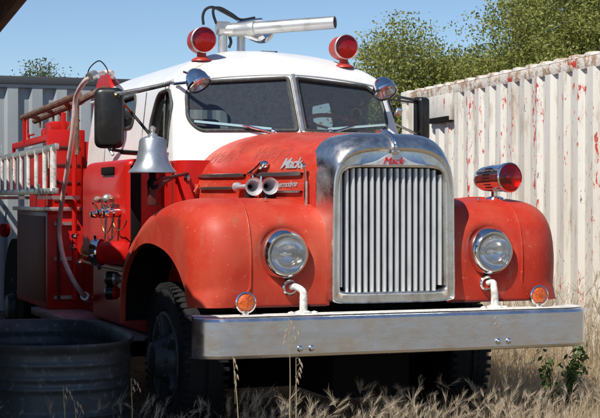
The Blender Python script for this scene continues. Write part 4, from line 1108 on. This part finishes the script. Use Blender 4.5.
rg = np.random.default_rng(31)
allv = []
n_ = 9000; x_ = rg.uniform(-2.8, 4, n_); y_ = rg.uniform(-2, 4, n_); a_ = rg.uniform(0, 2 * PI, n_); l_ = rg.uniform(.03, .16, n_); w_2 = .0022
k_ = ~in_truck(x_, y_) if False else np.ones(n_, bool)
c_2 = np.stack([x_, y_, .03 + rg.uniform(0, .10, n_)], 1); d_2 = np.stack([np.cos(a_) * l_, np.sin(a_) * l_, rg.normal(0, .25, n_) * l_], 1); p_2 = np.stack([-np.sin(a_) * w_2, np.cos(a_) * w_2, 0 * a_], 1)
allv.append(np.stack([c_2 - d_2 / 2 - p_2, c_2 - d_2 / 2 + p_2, c_2 + d_2 / 2 + p_2, c_2 + d_2 / 2 - p_2], 1).reshape(-1, 3))
hv = []
# in front of the bumper: foxtail barley
v, tp, dr = blades(24000, (-2.9, 2.6), (-2.1, .35), (.08, .31), .0030, .75, rg, lambda x, y, r: r.random(len(x)) < np.clip((x + 1.9) * .9, .12, 1) * np.clip(.62 + .5 * np.sin(x * 5.3 + y * 2) * np.sin(y * 4.1 - x * 3), .15, 1)); allv.append(v)
k = rg.random(len(tp)) < .24; hv.append(heads(tp[k], dr[k], .062, 28, rg))
v, tp, dr = blades(26000, (1.0, 4.2), (-1.2, 4.6), (.10, .33), .005, .6, rg); allv.append(v)
k = rg.random(len(tp)) < .10; hv.append(heads(tp[k], dr[k], .060, 24, rg))
# tall straw along the container foot
v, tp, dr = blades(5200, (1.75, 3.4), (1.2, 7.2), (.35, .80), .0045, .35, rg, lambda x, y, r: (np.abs(x - (2.72 + (y - 1.05) * .107)) < .42)); allv.append(v)
k = rg.random(len(tp)) < .5; hv.append(heads(tp[k], dr[k], .12, 9, rg, .0022, .3))
# thin cover further out
v, tp, dr = blades(24000, (-5, 7), (-4.5, 9.2), (.05, .20), .006, .8, rg); allv.append(v)
v, tp, dr = blades(9000, (-1.3, 1.3), (-.1, .6), (.04, .12), .006, .8, rg); allv.append(v)
tag(quad_mesh('grass', np.concatenate(allv), 'grass'), 'dry straw-coloured grass around the truck', 'grass', kind='stuff')
tag(quad_mesh('foxtail_grass', np.concatenate(hv), 'foxtail'), 'fluffy pale foxtail seed heads in the dry grass before the bumper', 'grass', kind='stuff')

# single oat stalks in front of the bumper
def stalk(u0, u1, vtop, d, lab, seeds):
    a = at(u0, 425, d=d); a.z = 0; b = at(u1, vtop, d=d); mid = a.lerp(b, .55) + RT * .012
    m = MB(); m.tube([a, mid, b], [.0035, .0016], 6, smooth=True); o = m.build('oat_stalk', 'grass'); tag(o, lab, 'grass stalk', 'wild oat stalks before the bumper')
    m = MB()
    for du, dv in seeds:
        p = at(u1 + du, vtop + dv, d=d); q = p + RT * (.004 if du > 0 else -.004) * 2 + Vector((0, 0, -.03)); m.lathe([(0, 0), (.008, .004), (.02, .0045), (.034, 0)], p, q - p, 6); m.tube([b.lerp(a, min(.98, dv / (425 - vtop))) , p], .0008, 4)
    m.build('oat_seeds', 'foxtail', o)
stalk(286, 289, 318, 7.3, 'tallest wild oat stalk, reaching over the middle left of the bumper', [(2, 2), (5, 8), (-2, 10), (6, 18), (-3, 16), (9, 13), (-4, 22)])
stalk(290, 296, 358, 7.2, 'short bent oat stalk just right of the tallest one, under the bumper', [(3, 0), (5, 4), (4, 9), (3, 14), (1, 20)])
stalk(239, 233, 356, 7.4, 'single oat stalk below the left end of the bumper', [(1, 2), (3, 8), (1, 14), (4, 18), (2, 24)])
for i, (u0, u1, vt, lab) in enumerate(((128, 131, 378, 'drooping straw stalk right of the stock tank'), (62, 63, 386, 'thin stalk standing in front of the stock tank'), (76, 74, 400, 'low stalk with small seeds before the stock tank'))):
    stalk(u0, u1, vt, 7.9, lab, [(3, 1), (6, 4), (8, 9), (2, 8)])

# green weed under the right end of the bumper
wp = gp(556, 9.6); rgw = np.random.default_rng(4); t = thing('weed', 'small green leafy weed below the right end of the bumper', 'weed')
m = MB(); cl = []
for k in range(6):
    a = rgw.uniform(0, 2 * PI); e2 = wp + Vector((math.cos(a) * .16, math.sin(a) * .12, rgw.uniform(.36, .60))); m.tube([wp, wp.lerp(e2, .5) + Vector((0, 0, .08)), e2], [.006, .002], 5, smooth=True)
    for q in np.linspace(.35, 1, 9): cl.append(np.array(wp.lerp(e2, q)))
m.build('stem', 'weed', t)
cl = np.array(cl); cen = np.repeat(cl, 7, 0); n = len(cen); pos = cen + rgw.normal(size=(n, 3)) * .028
a = rgw.normal(size=(n, 3)); a /= np.linalg.norm(a, axis=1)[:, None]; q = rgw.normal(size=(n, 3)); q -= a * (a * q).sum(1)[:, None]; q /= np.linalg.norm(q, axis=1)[:, None]
quad_mesh('foliage', np.stack([pos - a * .026, pos + q * .013, pos + a * .026, pos - q * .013], 1).reshape(-1, 3), 'weed', t)
